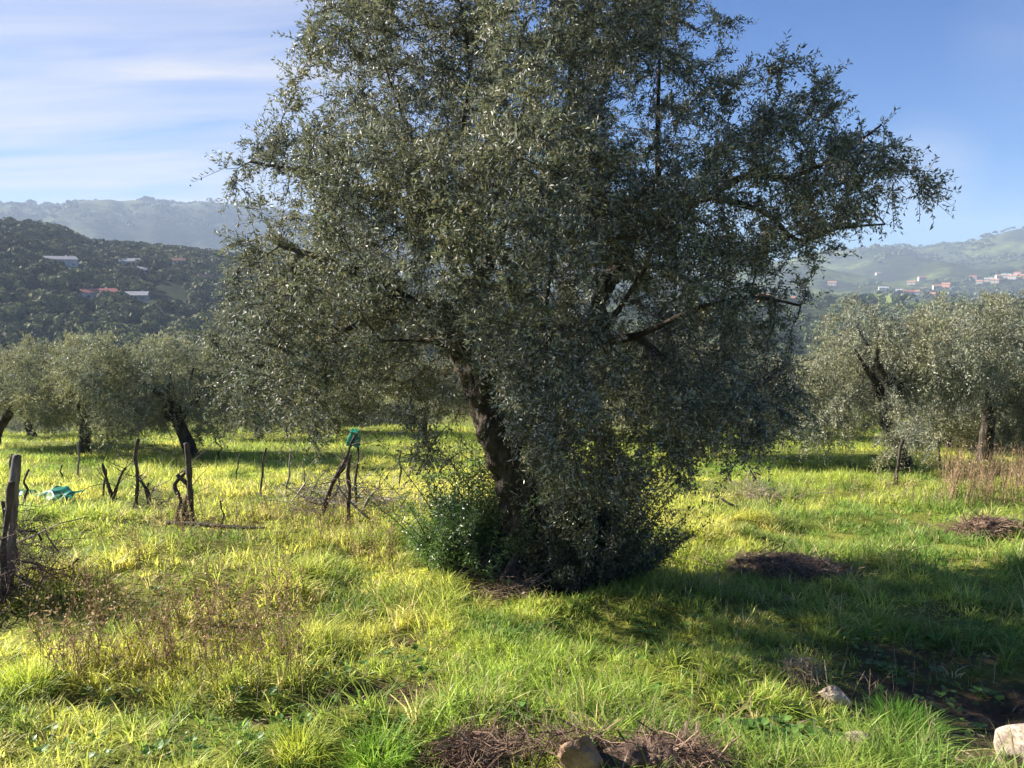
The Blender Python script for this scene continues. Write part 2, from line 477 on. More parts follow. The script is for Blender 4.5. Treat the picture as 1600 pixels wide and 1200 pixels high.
def ground_material():
    m, t = new_mat('field_soil_and_turf'); l = t.links.new
    o = N(t, 'ShaderNodeOutputMaterial'); p = N(t, 'ShaderNodeBsdfPrincipled')
    tcn = N(t, 'ShaderNodeTexCoord')
    def ns(s, d=8):
        n = N(t, 'ShaderNodeTexNoise'); n.inputs['Scale'].default_value = s; n.inputs['Detail'].default_value = d
        n.inputs['Roughness'].default_value = 0.65
        l(tcn.outputs['Object'], n.inputs['Vector']); return n.outputs['Fac']
    at_ = N(t, 'ShaderNodeAttribute', attribute_name='tint')
    r1 = N(t, 'ShaderNodeValToRGB'); e = r1.color_ramp.elements
    e[0].position = 0.3; e[0].color = (0.035, 0.024, 0.016, 1); e[1].position = 0.7; e[1].color = (0.15, 0.10, 0.065, 1)
    l(ns(6), r1.inputs[0])
    r2 = N(t, 'ShaderNodeValToRGB'); e = r2.color_ramp.elements
    e[0].position = 0.3; e[0].color = (0.07, 0.09, 0.018, 1); e[1].position = 0.7; e[1].color = (0.26, 0.27, 0.05, 1)
    l(ns(2.2), r2.inputs[0])
    mx = N(t, 'ShaderNodeMix', data_type='RGBA')
    sp = N(t, 'ShaderNodeSeparateColor'); l(at_.outputs['Color'], sp.inputs[0])
    l(sp.outputs[0], mx.inputs['Factor']); l(r2.outputs[0], mx.inputs['A']); l(r1.outputs[0], mx.inputs['B'])
    l(mx.outputs['Result'], p.inputs['Base Color']); p.inputs['Roughness'].default_value = 0.95
    p.inputs['Specular IOR Level'].default_value = 0.1
    b = N(t, 'ShaderNodeBump'); b.inputs['Strength'].default_value = 0.8; b.inputs['Distance'].default_value = 0.04
    l(ns(25), b.inputs['Height']); l(b.outputs[0], p.inputs['Normal'])
    l(p.outputs[0], o.inputs['Surface'])
    return m
def bareness(x, y):
    b = np.zeros_like(x)
    for (fx, fy, rx, ry, rot, h, bare) in FEAT:
        c, s = math.cos(rot), math.sin(rot)
        dx = x - fx; dy = y - fy
        q = ((dx * c + dy * s) / rx) ** 2 + ((-dx * s + dy * c) / ry) ** 2
        b = np.maximum(b, bare * (1 - sstep(0.45, 1.5, q + 0.9 * vnoise(x, y, 0.22, 5.5))))
    return b
def hills_material():
    m, t = new_mat('hill_land'); l = t.links.new
    o = N(t, 'ShaderNodeOutputMaterial'); p = N(t, 'ShaderNodeBsdfPrincipled')
    tcn = N(t, 'ShaderNodeTexCoord')
    def ns(s, d=8, r=0.6, dist=0):
        n = N(t, 'ShaderNodeTexNoise'); n.inputs['Scale'].default_value = s; n.inputs['Detail'].default_value = d
        n.inputs['Roughness'].default_value = r; n.inputs['Distortion'].default_value = dist
        l(tcn.outputs['Object'], n.inputs['Vector']); return n.outputs['Fac']
    r1 = N(t, 'ShaderNodeValToRGB'); e = r1.color_ramp.elements
    e[0].position = 0.36; e[0].color = (0.022, 0.032, 0.016, 1); e[1].position = 0.72; e[1].color = (0.15, 0.18, 0.06, 1)
    x = e.new(0.5); x.color = (0.045, 0.06, 0.028, 1); x = e.new(0.58); x.color = (0.085, 0.11, 0.04, 1)
    l(ns(0.0045, 5, 0.55, 0.6), r1.inputs[0])
    r2 = N(t, 'ShaderNodeValToRGB'); e = r2.color_ramp.elements
    e[0].position = 0.42; e[0].color = (0.35, 0.38, 0.35, 1); e[1].position = 0.6; e[1].color = (1.25, 1.2, 1.0, 1)
    l(ns(0.05, 6, 0.7), r2.inputs[0])
    mu = N(t, 'ShaderNodeMix', data_type='RGBA', blend_type='MULTIPLY'); mu.inputs['Factor'].default_value = 0.85
    l(r1.outputs[0], mu.inputs['A']); l(r2.outputs[0], mu.inputs['B'])
    l(mu.outputs['Result'], p.inputs['Base Color']); p.inputs['Roughness'].default_value = 1
    p.inputs['Specular IOR Level'].default_value = 0.05
    l(p.outputs[0], o.inputs['Surface'])
    return m
M_ground = ground_material(); M_hill = hills_material()
bare_v = bareness(GX.ravel(), GY.ravel())
g_n = split + 1
gm = make_mesh('ground', GV[:g_n * na], [GF[:split].reshape(-1, 4)], M_ground, np.repeat(bare_v[:g_n * na, None], 3, 1), True)
ctr = obj('ground', gm); ctr['kind'] = 'structure'
gm2 = make_mesh('hills', GV[split * na:], [(GF[split:] - split * na).reshape(-1, 4)], M_hill, None, True)
hb = obj('hills', gm2); hb['kind'] = 'structure'

# ------------------------------------------------------------------ olive tree builder
def colonize(seeds, parents, attr, step, infl, kill, iters, rng, up=0.0, wig=0.25):
    nodes = [np.array(p, float) for p in seeds]; par = list(parents)
    A = np.array(attr); alive = np.ones(len(A), bool)
    for it in range(iters):
        kd = kdtree.KDTree(len(nodes))
        for i_, p in enumerate(nodes): kd.insert(p, i_)
        kd.balance()
        acc = {}
        for ai in np.where(alive)[0]:
            co, idx, dist = kd.find(A[ai])
            if dist < kill: alive[ai] = False; continue
            if dist < infl:
                v = (A[ai] - nodes[idx]) / dist
                if idx in acc: acc[idx] += v
                else: acc[idx] = v.copy()
        if not acc: break
        new = 0
        for idx, v in acc.items():
            n_ = np.linalg.norm(v)
            if n_ < 1e-3: continue
            d = v / n_ + rng.normal(size=3) * wig + np.array([0, 0, up])
            d /= np.linalg.norm(d)
            q = nodes[idx] + d * step
            nodes.append(q); par.append(idx); new += 1
        if not new: break
    return np.array(nodes), np.array(par)
def limb_nodes(limbs, seglen=0.12):
    """limbs: list of (parent_limb, parent_point_index, [(x,y,z,r)...])"""
    P, par, R, starts = [], [], [], []
    for (pl, pi, pts) in limbs:
        pts = np.asarray(pts, float); mine = []
        prev = -1 if pl is None else starts[pl][pi]
        for k_ in range(len(pts)):
            if k_ == 0 and pl is not None:
                mine.append(prev); continue
            if k_ == 0:
                P.append(pts[0, :3]); par.append(-1); R.append(pts[0, 3]); mine.append(len(P) - 1); continue
            a = pts[k_ - 1]; b = pts[k_]
            n_ = max(1, int(np.linalg.norm(b[:3] - a[:3]) / seglen))
            for q in range(1, n_ + 1):
                c = a + (b - a) * q / n_
                P.append(c[:3]); par.append(mine[-1] if q == 1 else len(P) - 2); R.append(c[3])
            mine.append(len(P) - 1)
        starts.append(mine)
    return np.array(P), np.array(par), np.array(R)
def radii_of(par, hand, tip=0.0022, e=2.25):
    n = len(par); acc = np.zeros(n); nch = np.zeros(n, int)
    for i_ in range(n):
        if par[i_] >= 0: nch[par[i_]] += 1
    r = np.zeros(n)
    for i_ in range(n - 1, -1, -1):
        r[i_] = (acc[i_]) ** (1 / e) if nch[i_] else tip
        r[i_] = max(r[i_], tip)
        if par[i_] >= 0: acc[par[i_]] += r[i_] ** e
    r[:len(hand)] = np.maximum(hand, 0)
    for i_ in range(len(hand), n):
        r[i_] = min(r[i_], r[par[i_]] * 0.92 if par[i_] >= 0 else 1)
    return r, nch
def grow(limbs, attr, rng, step, infl, kill, iters, shoots, sl, leaves_per, ll, lw, thin=0.012, droop=0.25, tintf=None, up=0.0, lfilt=None):
    P, par, hand = limb_nodes(limbs)
    nh = len(P)
    nodes, par = colonize(P, par, attr, step, infl, kill, iters, rng, up)
    r, nch = radii_of(par, hand)
    d = nodes - nodes[np.maximum(par, 0)]
    d[par < 0] = [0, 0, 1]
    d /= np.maximum(np.linalg.norm(d, axis=1, keepdims=True), 1e-9)
    seg = np.arange(nh, len(nodes))
    pp = par[seg]
    V1, F1 = segs_mesh(nodes[pp], nodes[seg], np.minimum(r[pp], r[seg] * 1.35), r[seg], np.where((pp < nh)[:, None], d[seg], d[pp]), d[seg], 5)
    # leafy shoots
    hs = np.arange(1, nh); hs = hs[r[hs] < thin * 3]
    cand = np.concatenate([seg[r[seg] < thin], hs])
    w = np.where(nch[cand] == 0, 1.0, 0.45)
    cnt = rng.poisson(w * shoots)
    src = np.repeat(cand, cnt)
    base = nodes[src] - d[src] * (rng.random(len(src)) * step)[:, None]
    sd_ = d[src] + rng.normal(size=(len(src), 3)) * 0.65
    sd_[:, 2] += rng.normal(size=len(src)) * 0.2 + 0.12
    sd_ /= np.linalg.norm(sd_, axis=1, keepdims=True)
    Ls = sl * (0.55 + 0.9 * rng.random(len(src)))
    nl = leaves_per
    t = (np.arange(nl) + 1.0) / nl
    T = np.tile(t, (len(src), 1)) + rng.normal(size=(len(src), nl)) * 0.03
    Pp = base[:, None] + sd_[:, None] * (Ls[:, None] * T)[..., None]
    Pp[..., 2] -= droop * Ls[:, None] * T ** 2 * (0.5 + rng.random((len(src), 1)))
    tang = np.repeat(sd_[:, None], nl, 1).copy(); tang[..., 2] -= droop * 1.4 * T
    tang = tang.reshape(-1, 3); tang /= np.linalg.norm(tang, axis=1, keepdims=True)
    side = np.cross(tang, rng.normal(size=(len(tang), 3))); side /= np.maximum(np.linalg.norm(side, axis=1, keepdims=True), 1e-9)
    dirs = tang * (0.55 + 0.35 * rng.random((len(tang), 1))) + side
    Lp = Pp.reshape(-1, 3)
    keep = rng.random(len(Lp)) < 0.92
    if lfilt is not None: keep &= lfilt(Lp)
    Lp = Lp[keep]; dirs = dirs[keep]
    ln = ll * (0.6 + 0.6 * rng.random(len(Lp))); wd = lw * (0.75 + 0.5 * rng.random(len(Lp)))
    g = 0.75 + 0.5 * rng.random(len(Lp))
    cl = noise3(Lp, 0.55, 2.0); shp = np.repeat(rng.random(len(src)), nl)[keep]
    c = np.stack([g * (1 + 0.35 * cl + 0.12 * (shp - .5)), g * (1 + 0.22 * cl), g * (1 - 0.25 * cl)], 1)
    br = rng.random(len(Lp)) < 0.012
    c[br] = c[br] * np.array([1.45, 1.1, 0.8])
    if tintf is not None: c = c * tintf(Lp)
    LV, LF, LC = leaves_mesh(Lp, dirs, ln, wd, rng, c)
    # shoot stems as thin 3-gons
    tipP = base + sd_ * Ls[:, None]; tipP[:, 2] -= droop * Ls
    SV, SF = segs_mesh(base, tipP, np.full(len(base), 0.0022), np.full(len(base), 0.001), sd_, sd_, 3)
    return (V1, F1), (SV, SF), (LV, LF, LC)

# ------------------------------------------------------------------ the main olive tree
TB = hit(845, 893)                        # base
TY = TB[1]
def tp(px, py, dy=0.0, r=0.1):
    d = ray(px, py); k_ = TY / d[1]
    p = EYE + d * k_
    return (p[0] - TB[0], dy, p[2] - TB[2], r)
def tpx(px, py):
    q = tp(px, py); return q[0], q[2]
OUTL = [(478, -30), (492, 60), (452, 108), (440, 165), (398, 195), (375, 225), (338, 238), (332, 275), (385, 285), (400, 335), (358, 372), (372, 420), (358, 480), (322, 500), (345, 560), (350, 610), (385, 650), (440, 690), (475, 722), (555, 712), (625, 700), (650, 735), (720, 745), (760, 770), (800, 790), (900, 800), (985, 775), (1010, 745), (1080, 775), (1165, 735), (1190, 685), (1235, 640), (1240, 560), (1212, 480), (1195, 440), (1275, 415), (1345, 428), (1335, 400), (1290, 375), (1370, 362), (1425, 372), (1455, 345), (1440, 300), (1412, 262), (1396, 220), (1372, 192), (1382, 150), (1352, 125), (1322, 150), (1308, 200), (1272, 155), (1270, 120), (1222, 75), (1180, 100), (1188, 60), (1155, 15), (1185, -20), (1120, -110), (980, -170), (800, -190), (620, -150), (520, -90)]
OP = np.array([tpx(a, b) for a, b in OUTL])
def poly_stuff(Q, PL):
    inside = np.zeros(len(Q), bool); dist = np.full(len(Q), 1e9)
    n_ = len(PL)
    for i_ in range(n_):
        a = PL[i_]; b = PL[(i_ + 1) % n_]
        cond = ((a[1] > Q[:, 1]) != (b[1] > Q[:, 1]))
        xx = (b[0] - a[0]) * (Q[:, 1] - a[1]) / (b[1] - a[1] + 1e-12) + a[0]
        inside ^= cond & (Q[:, 0] < xx)
        ab = b - a; t = np.clip(((Q - a) @ ab) / (ab @ ab), 0, 1)
        dist = np.minimum(dist, np.linalg.norm(Q - (a + t[:, None] * ab), axis=1))
    return inside, dist
def crown_points(n, PL, rng, maxd, bulge, inset=0.07, gap=0.0, gs=0.7, spare=None):
    mn = PL.min(0); mx = PL.max(0); out_ = []
    tot = 0
    while tot < n:
        Q = mn + rng.random((n * 2, 2)) * (mx - mn)
        ins, ds = poly_stuff(Q, PL)
        ok = ins & (ds > inset); Q = Q[ok]; ds = ds[ok]
        h = np.minimum(maxd, bulge * np.sqrt(ds))
        s_ = np.sign(rng.random(len(Q)) - 0.5) * rng.random(len(Q)) ** 0.6
        P_ = np.c_[Q[:, 0], s_ * h, Q[:, 1]]
        nn = noise3(P_ * np.array([1, 1, 1.0]), gs, 7.3) + 0.5 * noise3(P_, gs * 0.5, 3.1)
        keep_ = (nn > gap) & (rng.random(len(P_)) < h / maxd * 0.75 + 0.25)
        P_ = P_[keep_]
        if spare is not None: P_ = P_[spare(P_)]
        out_.append(P_); tot += len(P_)
    return np.concatenate(out_)[:n]
GAPS = [(972, 495, 46, 50), (1150, 305, 42, 20), (1235, 335, 30, 16), (1085, 350, 26, 18), (655, 570, 34, 30), (600, 655, 40, 16), (590, 285, 26, 14), (1110, 190, 26, 22),
        (700, 45, 30, 26), (905, 60, 22, 30), (560, 200, 26, 16), (800, 110, 18, 30), (1230, 230, 24, 16), (1330, 300, 20, 12), (470, 300, 22, 14), (620, 150, 22, 16),
        (760, 330, 26, 16), (1000, 260, 22, 20), (540, 690, 30, 14), (1120, 560, 22, 26), (860, 470, 20, 40), (1060, 700, 26, 20), (640, 395, 30, 12)]
def GAPF(P_):
    ok = np.ones(len(P_), bool)
    nn = noise3(P_, .25, 11.)
    for (gx, gy, gw, gh) in GAPS:
        c = tp(gx, gy); q = ((P_[:, 0] - c[0]) / (gw * TY / 1200)) ** 2 + ((P_[:, 2] - c[2]) / (gh * TY / 1200)) ** 2
        ok &= (q + nn * 1.2 > 1.0)
    return ok
rng = np.random.default_rng(5)
LIMBS = [
    (None, 0, [tp(835, 905, 0.0, .25), tp(822, 830, -0.05, .20), tp(803, 750, -.12, .165), tp(778, 680, -.16, .15), tp(757, 615, -.12, .142), tp(728, 545, -.08, .138), tp(709, 503, -.05, .13)]),      # 0 trunk
    (0, 5, [tp(728, 545, -.08, .1), tp(716, 480, 0.05, .085), tp(740, 452, .2, .075), tp(762, 400, .3, .07), tp(712, 372, .15, .06), tp(650, 328, .0, .048), tp(574, 300, -.25, .034), tp(500, 280, -.4, .022), tp(430, 270, -.6, .012)]),  # 1
    (0, 6, [tp(709, 503, -.05, .10), tp(647, 470, -.3, .075), tp(590, 430, -.6, .055), tp(530, 405, -.7, .03), tp(480, 390, -.75, .012)]),  # 2
    (1, 4, [tp(712, 372, .15, .05), tp(668, 320, .3, .042), tp(650, 283, .35, .035), tp(636, 210, .4, .026), tp(600, 120, .5, .018), tp(570, 30, .6, .012)]),  # 3
    (2, 1, [tp(647, 470, -.3, .05), tp(600, 490, -.4, .030), tp(550, 515, -.5, .020), tp(500, 560, -.5, .013), tp(460, 600, -.5, .008)]),  # 4 lower left
    (None, 0, [tp(850, 905, 0.12, .20), tp(856, 800, .2, .13), tp(852, 700, .25, .11), tp(850, 610, .25, .10), tp(862, 560, .2, .095), tp(884, 541, .15, .095), tp(928, 533, .1, .09), tp(936, 475, .1, .085), tp(952, 440, .1, .085), tp(975, 410, .1, .08), tp(986, 362, .05, .075)]),  # 5 second stem
    (5, 10, [tp(986, 362, .05, .065), tp(1040, 335, -.1, .055), tp(1095, 310, -.2, .045), tp(1152, 281, -.3, .036), tp(1200, 287, -.35, .028), tp(1270, 260, -.4, .018), tp(1340, 210, -.4, .01)]),  # 6
    (6, 2, [tp(1095, 310, -.2, .036), tp(1187, 333, -.1, .03), tp(1249, 376, 0, .024), tp(1315, 356, .05, .018), tp(1392, 349, .1, .01)]),  # 7
    (5, 10, [tp(986, 362, .05, .06), tp(1020, 310, .3, .05), tp(1044, 271, .45, .042), tp(1046, 200, .5, .032), tp(1048, 116, .5, .022), tp(1051, 0, .5, .013)]),  # 8
    (5, 9, [tp(975, 410, .1, .06), tp(940, 350, -.4, .05), tp(900, 290, -.7, .04), tp(880, 200, -.8, .03), tp(880, 100, -.9, .02), tp(880, 0, -.9, .012)]),  # 9
    (1, 3, [tp(762, 400, .3, .055), tp(790, 330, .6, .045), tp(780, 250, .9, .035), tp(760, 150, 1.0, .025), tp(745, 40, 1.1, .013)]),  # 10
    (5, 4, [tp(862, 560, .2, .055), tp(858, 480, .7, .045), tp(880, 400, 1.1, .035), tp(940, 300, 1.5, .022), tp(980, 200, 1.7, .012)]),  # 11 back
    (5, 6, [tp(928, 533, .1, .05), tp(985, 520, -.3, .04), tp(1050, 480, -.7, .03), tp(1120, 460, -.9, .02), tp(1180, 470, -1.0, .011)]),  # 12 right low
    (12, 1, [tp(985, 520, -.3, .034), tp(1040, 560, 0, .026), tp(1100, 610, .1, .018), tp(1140, 680, .1, .01)]),  # 13
    (0, 4, [tp(757, 615, -.12, .03), tp(745, 560, -.6, .022), tp(700, 520, -1.0, .016), tp(640, 510, -1.4, .010)]),  # 14 front left
    (5, 3, [tp(850, 610, .25, .05), tp(880, 570, -.5, .036), tp(920, 500, -1.1, .026), tp(960, 420, -1.5, .016)]),  # 15 front right
    (3, 1, [tp(668, 320, .3, .034), tp(720, 230, -.3, .026), tp(740, 130, -.6, .018), tp(720, 20, -.7, .011)]),  # 16
]
def TRUNKSPARE(P_):
    tx_ = np.interp(P_[:, 2], [tp(0, q)[2] for q in (900, 750, 680, 615, 545, 480)], [tp(q, 600)[0] for q in (835, 800, 772, 752, 722, 705)])
    zl, zh = tp(0, 770)[2], tp(0, 500)[2]
    return ~((P_[:, 0] > tx_ - .36) & (P_[:, 0] < tx_ + .22) & (P_[:, 2] > zl) & (P_[:, 2] < zh) & (P_[:, 1] < .3))
AT = crown_points(10500, OP, rng, 2.4, 1.75, inset=0.15, gap=0.0, gs=0.55, spare=lambda q: TRUNKSPARE(q) & GAPF(q))
_hi = AT[:, 2] > tp(0, 260)[2]
AT = AT[~_hi | (noise3(AT, .45, 21.) > -.17)]
branch, stems, lv = grow(LIMBS, AT, rng, 0.095, 0.95, 0.125, 90, 6.6, 0.19, 20, 0.041, 0.0122, thin=0.011, droop=0.25,
    lfilt=lambda q: (TRUNKSPARE(q) & GAPF(q)) | (rng.random(len(q)) < .22))
print('MAIN leaves', len(lv[0]) // 4, 'branch segs', len(branch[1]) // 5)
olive = thing('olive_tree', 'large old olive tree with leaning trunk and wide crown filling the centre', 'tree', TB)
for li, (pl, pi, pts) in enumerate(LIMBS):
    pts = np.array(pts)
    big = li in (0, 5)
    pts[1:, 3] *= .88 if big else .72
    if big:
        V_, F_, T_ = chain(pts[:, :3], pts[:, 3], n=26, rough=0.75, sub=12, seed=li, flute=0.10, twist=1.1)
    else:
        V_, F_, T_ = chain(pts[:, :3], pts[:, 3], n=9, rough=0.45, sub=7, seed=li, flute=0.05)
    mb = MB(); mb.add(V_, F_, T_)
    obj('trunk' if big else 'limb', mb.mesh('trunk' if big else 'limb', M_bark, True), olive)
mb = MB(); mb.add(*branch); mb.add(*stems)
obj('branches', mb.mesh('branches', M_twig), olive)
obj('crown', make_mesh('crown', lv[0], [lv[1]], M_leaf, lv[2]), olive)

# gnarled root stool
def blob(rad, seed, rough=0.35, sub=40, sc=0.3, squash=1.0):
    nu, nv = sub, sub // 2
    th = np.linspace(0, 2 * np.pi, nu, endpoint=False); ph = np.linspace(0.02, np.pi - 0.02, nv)
    TH, PH = np.meshgrid(th, ph)
    Nn = np.stack([np.cos(TH) * np.sin(PH), np.sin(TH) * np.sin(PH), np.cos(PH)], -1).reshape(-1, 3)
    rad = np.asarray(rad, float)
    V_ = Nn * rad
    d_ = 1 + rough * (noise3(Nn * rad, sc, seed) * 1.6 + noise3(Nn * rad, sc * 0.4, seed + 3) * 0.8 + noise3(Nn * rad, sc * 0.15, seed + 9) * 0.35)
    V_ = V_ * d_[:, None]
    i_ = np.arange(nv - 1)[:, None] * nu; k_ = np.arange(nu)[None]; kk = (k_ + 1) % nu
    F_ = np.stack([i_ + k_, i_ + nu + k_, i_ + nu + kk, i_ + kk], -1).reshape(-1, 4)
    return V_, F_
mb = MB()
V_, F_ = blob((.42, .34, .36), 4, 0.9, 90, 0.2); V_[:, 2] += 0.05; mb.add(V_, F_)
for a_, l_, r_ in [(200, .75, .10), (160, .55, .09), (235, .6, .08), (-20, .6, .1), (-60, .5, .09), (20, .6, .08), (100, .5, .08)]:
    a_ = math.radians(a_); dx, dy = math.cos(a_), math.sin(a_)
    V_, F_, T_ = chain([(dx * .2, dy * .15, .25), (dx * .42, dy * .4, .12), (dx * l_, dy * l_, 0.0), (dx * l_ * 1.3, dy * l_ * 1.3, -.12)], [.12, r_, r_ * .8, r_ * .4], n=14, rough=.9, sub=8, seed=a_)
    mb.add(V_, F_, T_)
obj('root_stool', mb.mesh('root_stool', M_bark, True), olive)
# suckers
def shoots_bush(n, rng, cx, cy, rx, ry, hmax, out_, leaf, wid, per, seed=0, zmin=0.0, spreadf=None):
    a = rng.random(n) * 2 * np.pi; q = np.sqrt(rng.random(n))
    bx = cx + rx * q * np.cos(a); by = cy + ry * q * np.sin(a)
    h = hmax * (0.25 + 0.85 * rng.random(n) ** 1.3) * (1 - 0.25 * q)
    dx = np.cos(a) * out_ * q + rng.normal(size=n) * 0.2; dy = np.sin(a) * out_ * q + rng.normal(size=n) * 0.2
    t = np.linspace(0, 1, 5)
    PX = bx[:, None] + dx[:, None] * t ** 1.2 * h[:, None]; PY = by[:, None] + dy[:, None] * t ** 1.2 * h[:, None]
    PZ = zmin + h[:, None] * (t - 0.12 * t ** 2)
    PTS = np.stack([PX, PY, PZ], -1)
    SV, SF = [], []
    D = np.diff(PTS, axis=1)
    P0 = PTS[:, :-1].reshape(-1, 3); P1 = PTS[:, 1:].reshape(-1, 3)
    rr0 = np.tile(0.007 * (1 - t[:-1] * 0.8), n); rr1 = np.tile(0.007 * (1 - t[1:] * 0.8), n)
    st = segs_mesh(P0, P1, rr0, rr1, D.reshape(-1, 3), D.reshape(-1, 3), 4)
    T = 0.25 + 0.77 * rng.random((n, per))
    idx = np.clip((T * 4).astype(int), 0, 3); f = T * 4 - idx
    ii = np.arange(n)[:, None]
    Lp = PTS[ii, idx] + D[ii, idx] * f[..., None]
    Lp = Lp.reshape(-1, 3); Lp = Lp + rng.normal(size=Lp.shape) * 0.03
    tang = D[ii, idx].reshape(-1, 3); tang /= np.maximum(np.linalg.norm(tang, axis=1, keepdims=True), 1e-9)
    side = rng.normal(size=Lp.shape); side -= tang * (side * tang).sum(1)[:, None]; side /= np.linalg.norm(side, axis=1, keepdims=True)
    dirs = tang * 0.5 + side
    ln = leaf * (0.6 + 0.7 * rng.random(len(Lp))); wd = wid * (0.8 + 0.5 * rng.random(len(Lp)))
    g = 0.7 + 0.6 * rng.random(len(Lp)); cl = noise3(Lp, 0.4, 4)
    c = np.stack([g * (1 + .4 * cl), g * (1 + .3 * cl), g * (1 - .2 * cl)], 1)
    return st, leaves_mesh(Lp, dirs, ln, wd, rng, c)
mbS = MB(); mbL = MB()
for (cx, cy, rx, ry, hm, o_, n_) in [(.42, -.12, .30, .32, 1.35, .55, 150), (-.62, .12, .30, .30, 1.35, .4, 120), (-.8, .1, .2, .2, 1.0, .5, 50), (.30, .1, .25, .3, 1.9, .25, 90), (.1, .45, .6, .3, 1.5, .5, 90), (-.50, -.10, .25, .20, .70, .8, 60), (.75, .0, .2, .25, .75, .8, 60), (.12, -.3, .25, .12, .55, .6, 40)]:
    st, lf = shoots_bush(n_, rng, cx, cy, rx, ry, hm, o_, .038, .0115, 130)
    mbS.add(*st); mbL.add(lf[0], lf[1], col=lf[2] * (np.array([.95, .72, .85]) if cx > 0 else np.array([1.0, 1.08, .85])))
obj('sucker_stems', mbS.mesh('sucker_stems', M_twig), olive)
obj('sucker_leaves', mbL.mesh('sucker_leaves', M_suck), olive)

# ------------------------------------------------------------------ grove olives
def proto_limbs(seed, H, lean, R):
    rg = np.random.default_rng(seed)
    h0 = H * 0.30
    tx, ty = lean
    tr = [(0, 0, -.15, .24), (tx * .25, ty * .25, h0 * .35, .17), (tx * .6, ty * .6, h0 * .75, .15), (tx, ty, h0 * 1.05, .15)]
    L_ = [(None, 0, tr)]
    n_ = 6
    for k_ in range(n_):
        a = k_ * 2 * math.pi / n_ + rg.random() * .6
        R_ = R * (.36 + .16 * rg.random()); hz = H * (.55 + .3 * rg.random())
        p = [(tx, ty, h0 * 1.05, .10)]
        for q in (.3, .6, 1):
            p.append((tx + math.cos(a) * R_ * q + rg.normal() * .12, ty + math.sin(a) * R_ * q + rg.normal() * .12, h0 * 1.05 + (hz - h0) * q ** .8, .09 * (1 - q) + .014))
        L_.append((0, 3, p))
    return L_
def proto_crown(seed, H, R, n, lean, squash=1.0):
    rg = np.random.default_rng(seed)
    lobes = []
    for k_ in range(11):
        a = rg.random() * 2 * math.pi; q = .25 + .55 * math.sqrt(rg.random())
        lobes.append((lean[0] + math.cos(a) * R * q, lean[1] + math.sin(a) * R * q, H * (.36 + .38 * rg.random()), R * (.30 + .18 * rg.random())))
    for k_ in range(2):
        a = rg.random() * 2 * math.pi
        lobes.append((lean[0] + math.cos(a) * R * .72, lean[1] + math.sin(a) * R * .72, H * (.24 + .12 * rg.random()), R * .28))
    lobes.append((lean[0], lean[1], H * .62, R * .55))
    per = n // len(lobes)
    out_ = []
    for (x, y, z, r) in lobes:
        m_ = int(per * (r / (R * .42)) ** 2)
        v = rg.normal(size=(m_, 3)); v /= np.linalg.norm(v, axis=1, keepdims=True)
        v *= (rg.random(m_) ** .4)[:, None] * r
        out_.append(v * [1, 1, .85 * squash] + [x, y, z])
    P_ = np.concatenate(out_); P_ = P_[P_[:, 2] > H * .2]
    nn = noise3(P_, .6, seed)
    return P_[nn > -.12]
protos = []
for (seed, H, R, lean, nm) in [(21, 3.5, 2.5, (.15, 0), 'a'), (34, 3.4, 2.3, (-.35, .1), 'b'), (47, 3.9, 2.5, (.75, .1), 'c')]:
    rg = np.random.default_rng(seed)
    Lm = proto_limbs(seed, H, lean, R)
    b_, s_, l_ = grow(Lm, proto_crown(seed, H, R, 2600, lean), rg, .15, 1.4, .2, 60, 6.5, .34, 16, .078, .021, thin=.014, droop=.45)
    print('proto leaves', len(l_[0]) // 4)
    parts = []
    mb = MB()
    for (pl, pi, pts) in Lm:
        pts = np.array(pts); V_, F_, T_ = chain(pts[:, :3], pts[:, 3], n=10, rough=.6, sub=6, seed=seed, flute=.08); mb.add(V_, F_, T_)
    mtr = mb.mesh('trunk', M_bark, True)
    mb = MB(); mb.add(*b_); mb.add(*s_); mbr = mb.mesh('branches', M_twig)
    mcr = make_mesh('crown', l_[0], [l_[1]], M_leaf2, l_[2])
    protos.append((mtr, mbr, mcr))
def grove_tree(pi, x, y, rz, sc, label, group='olive trees of the surrounding grove', zoff=0):
    t = thing('olive_tree', label, 'tree', (x, y, gz(x, y) + zoff), rz, group, sc)
    obj('trunk', protos[pi][0], t); obj('branches', protos[pi][1], t); obj('crown', protos[pi][2], t)
    return t
def pxy(px, Y): return (px - 800) / 1200.0 * Y * 1.0
def gt(px, Y, pi, rz, sc, label, **k):
    return grove_tree(pi, pxy(px, Y), Y, rz, sc, label, **k)
gt(292, 17.5, 1, 0.4, (.88, .88, 1.02), 'olive tree on a single slanting trunk behind the vine stakes on the left', zoff=-.25)
gt(118, 18.5, 0, 1.9, (.80, .80, .98), 'olive tree with thick dark trunk and low hanging foliage at far left', zoff=-.3)
gt(-30, 21, 2, 0.2, (.75, .75, .8), 'olive tree cut by the left edge of the photo')
gt(35, 27, 0, 4.1, (.8, .8, .85), 'olive tree in the back row behind the leftmost olives')
gt(205, 30, 2, 2.1, (.7, .7, .8), 'olive tree in the back row between the two front olives on the left')
gt(395, 25, 1, 3.3, (.85, .85, .9), 'dark shaded olive tree beyond the bright strip of grass, left of the big olive')
gt(520, 29, 0, 5.2, .9, 'olive tree seen low through the left side of the big olive crown')
gt(655, 24, 2, 1.2, .8, 'olive tree showing pale through the gap left of the leaning trunk')
gt(780, 30, 1, 0.2, .9, 'olive tree behind the big olive between its two stems')
gt(930, 25, 0, 2.7, .95, 'olive tree behind the elbow of the big olive second stem')
gt(1100, 18.5, 1, 1.0, (.85, .85, 1.0), 'shaded olive tree directly behind the right side of the big olive')
gt(1030, 30, 2, 4.0, .9, 'olive tree far behind the big olive, right of its stem')
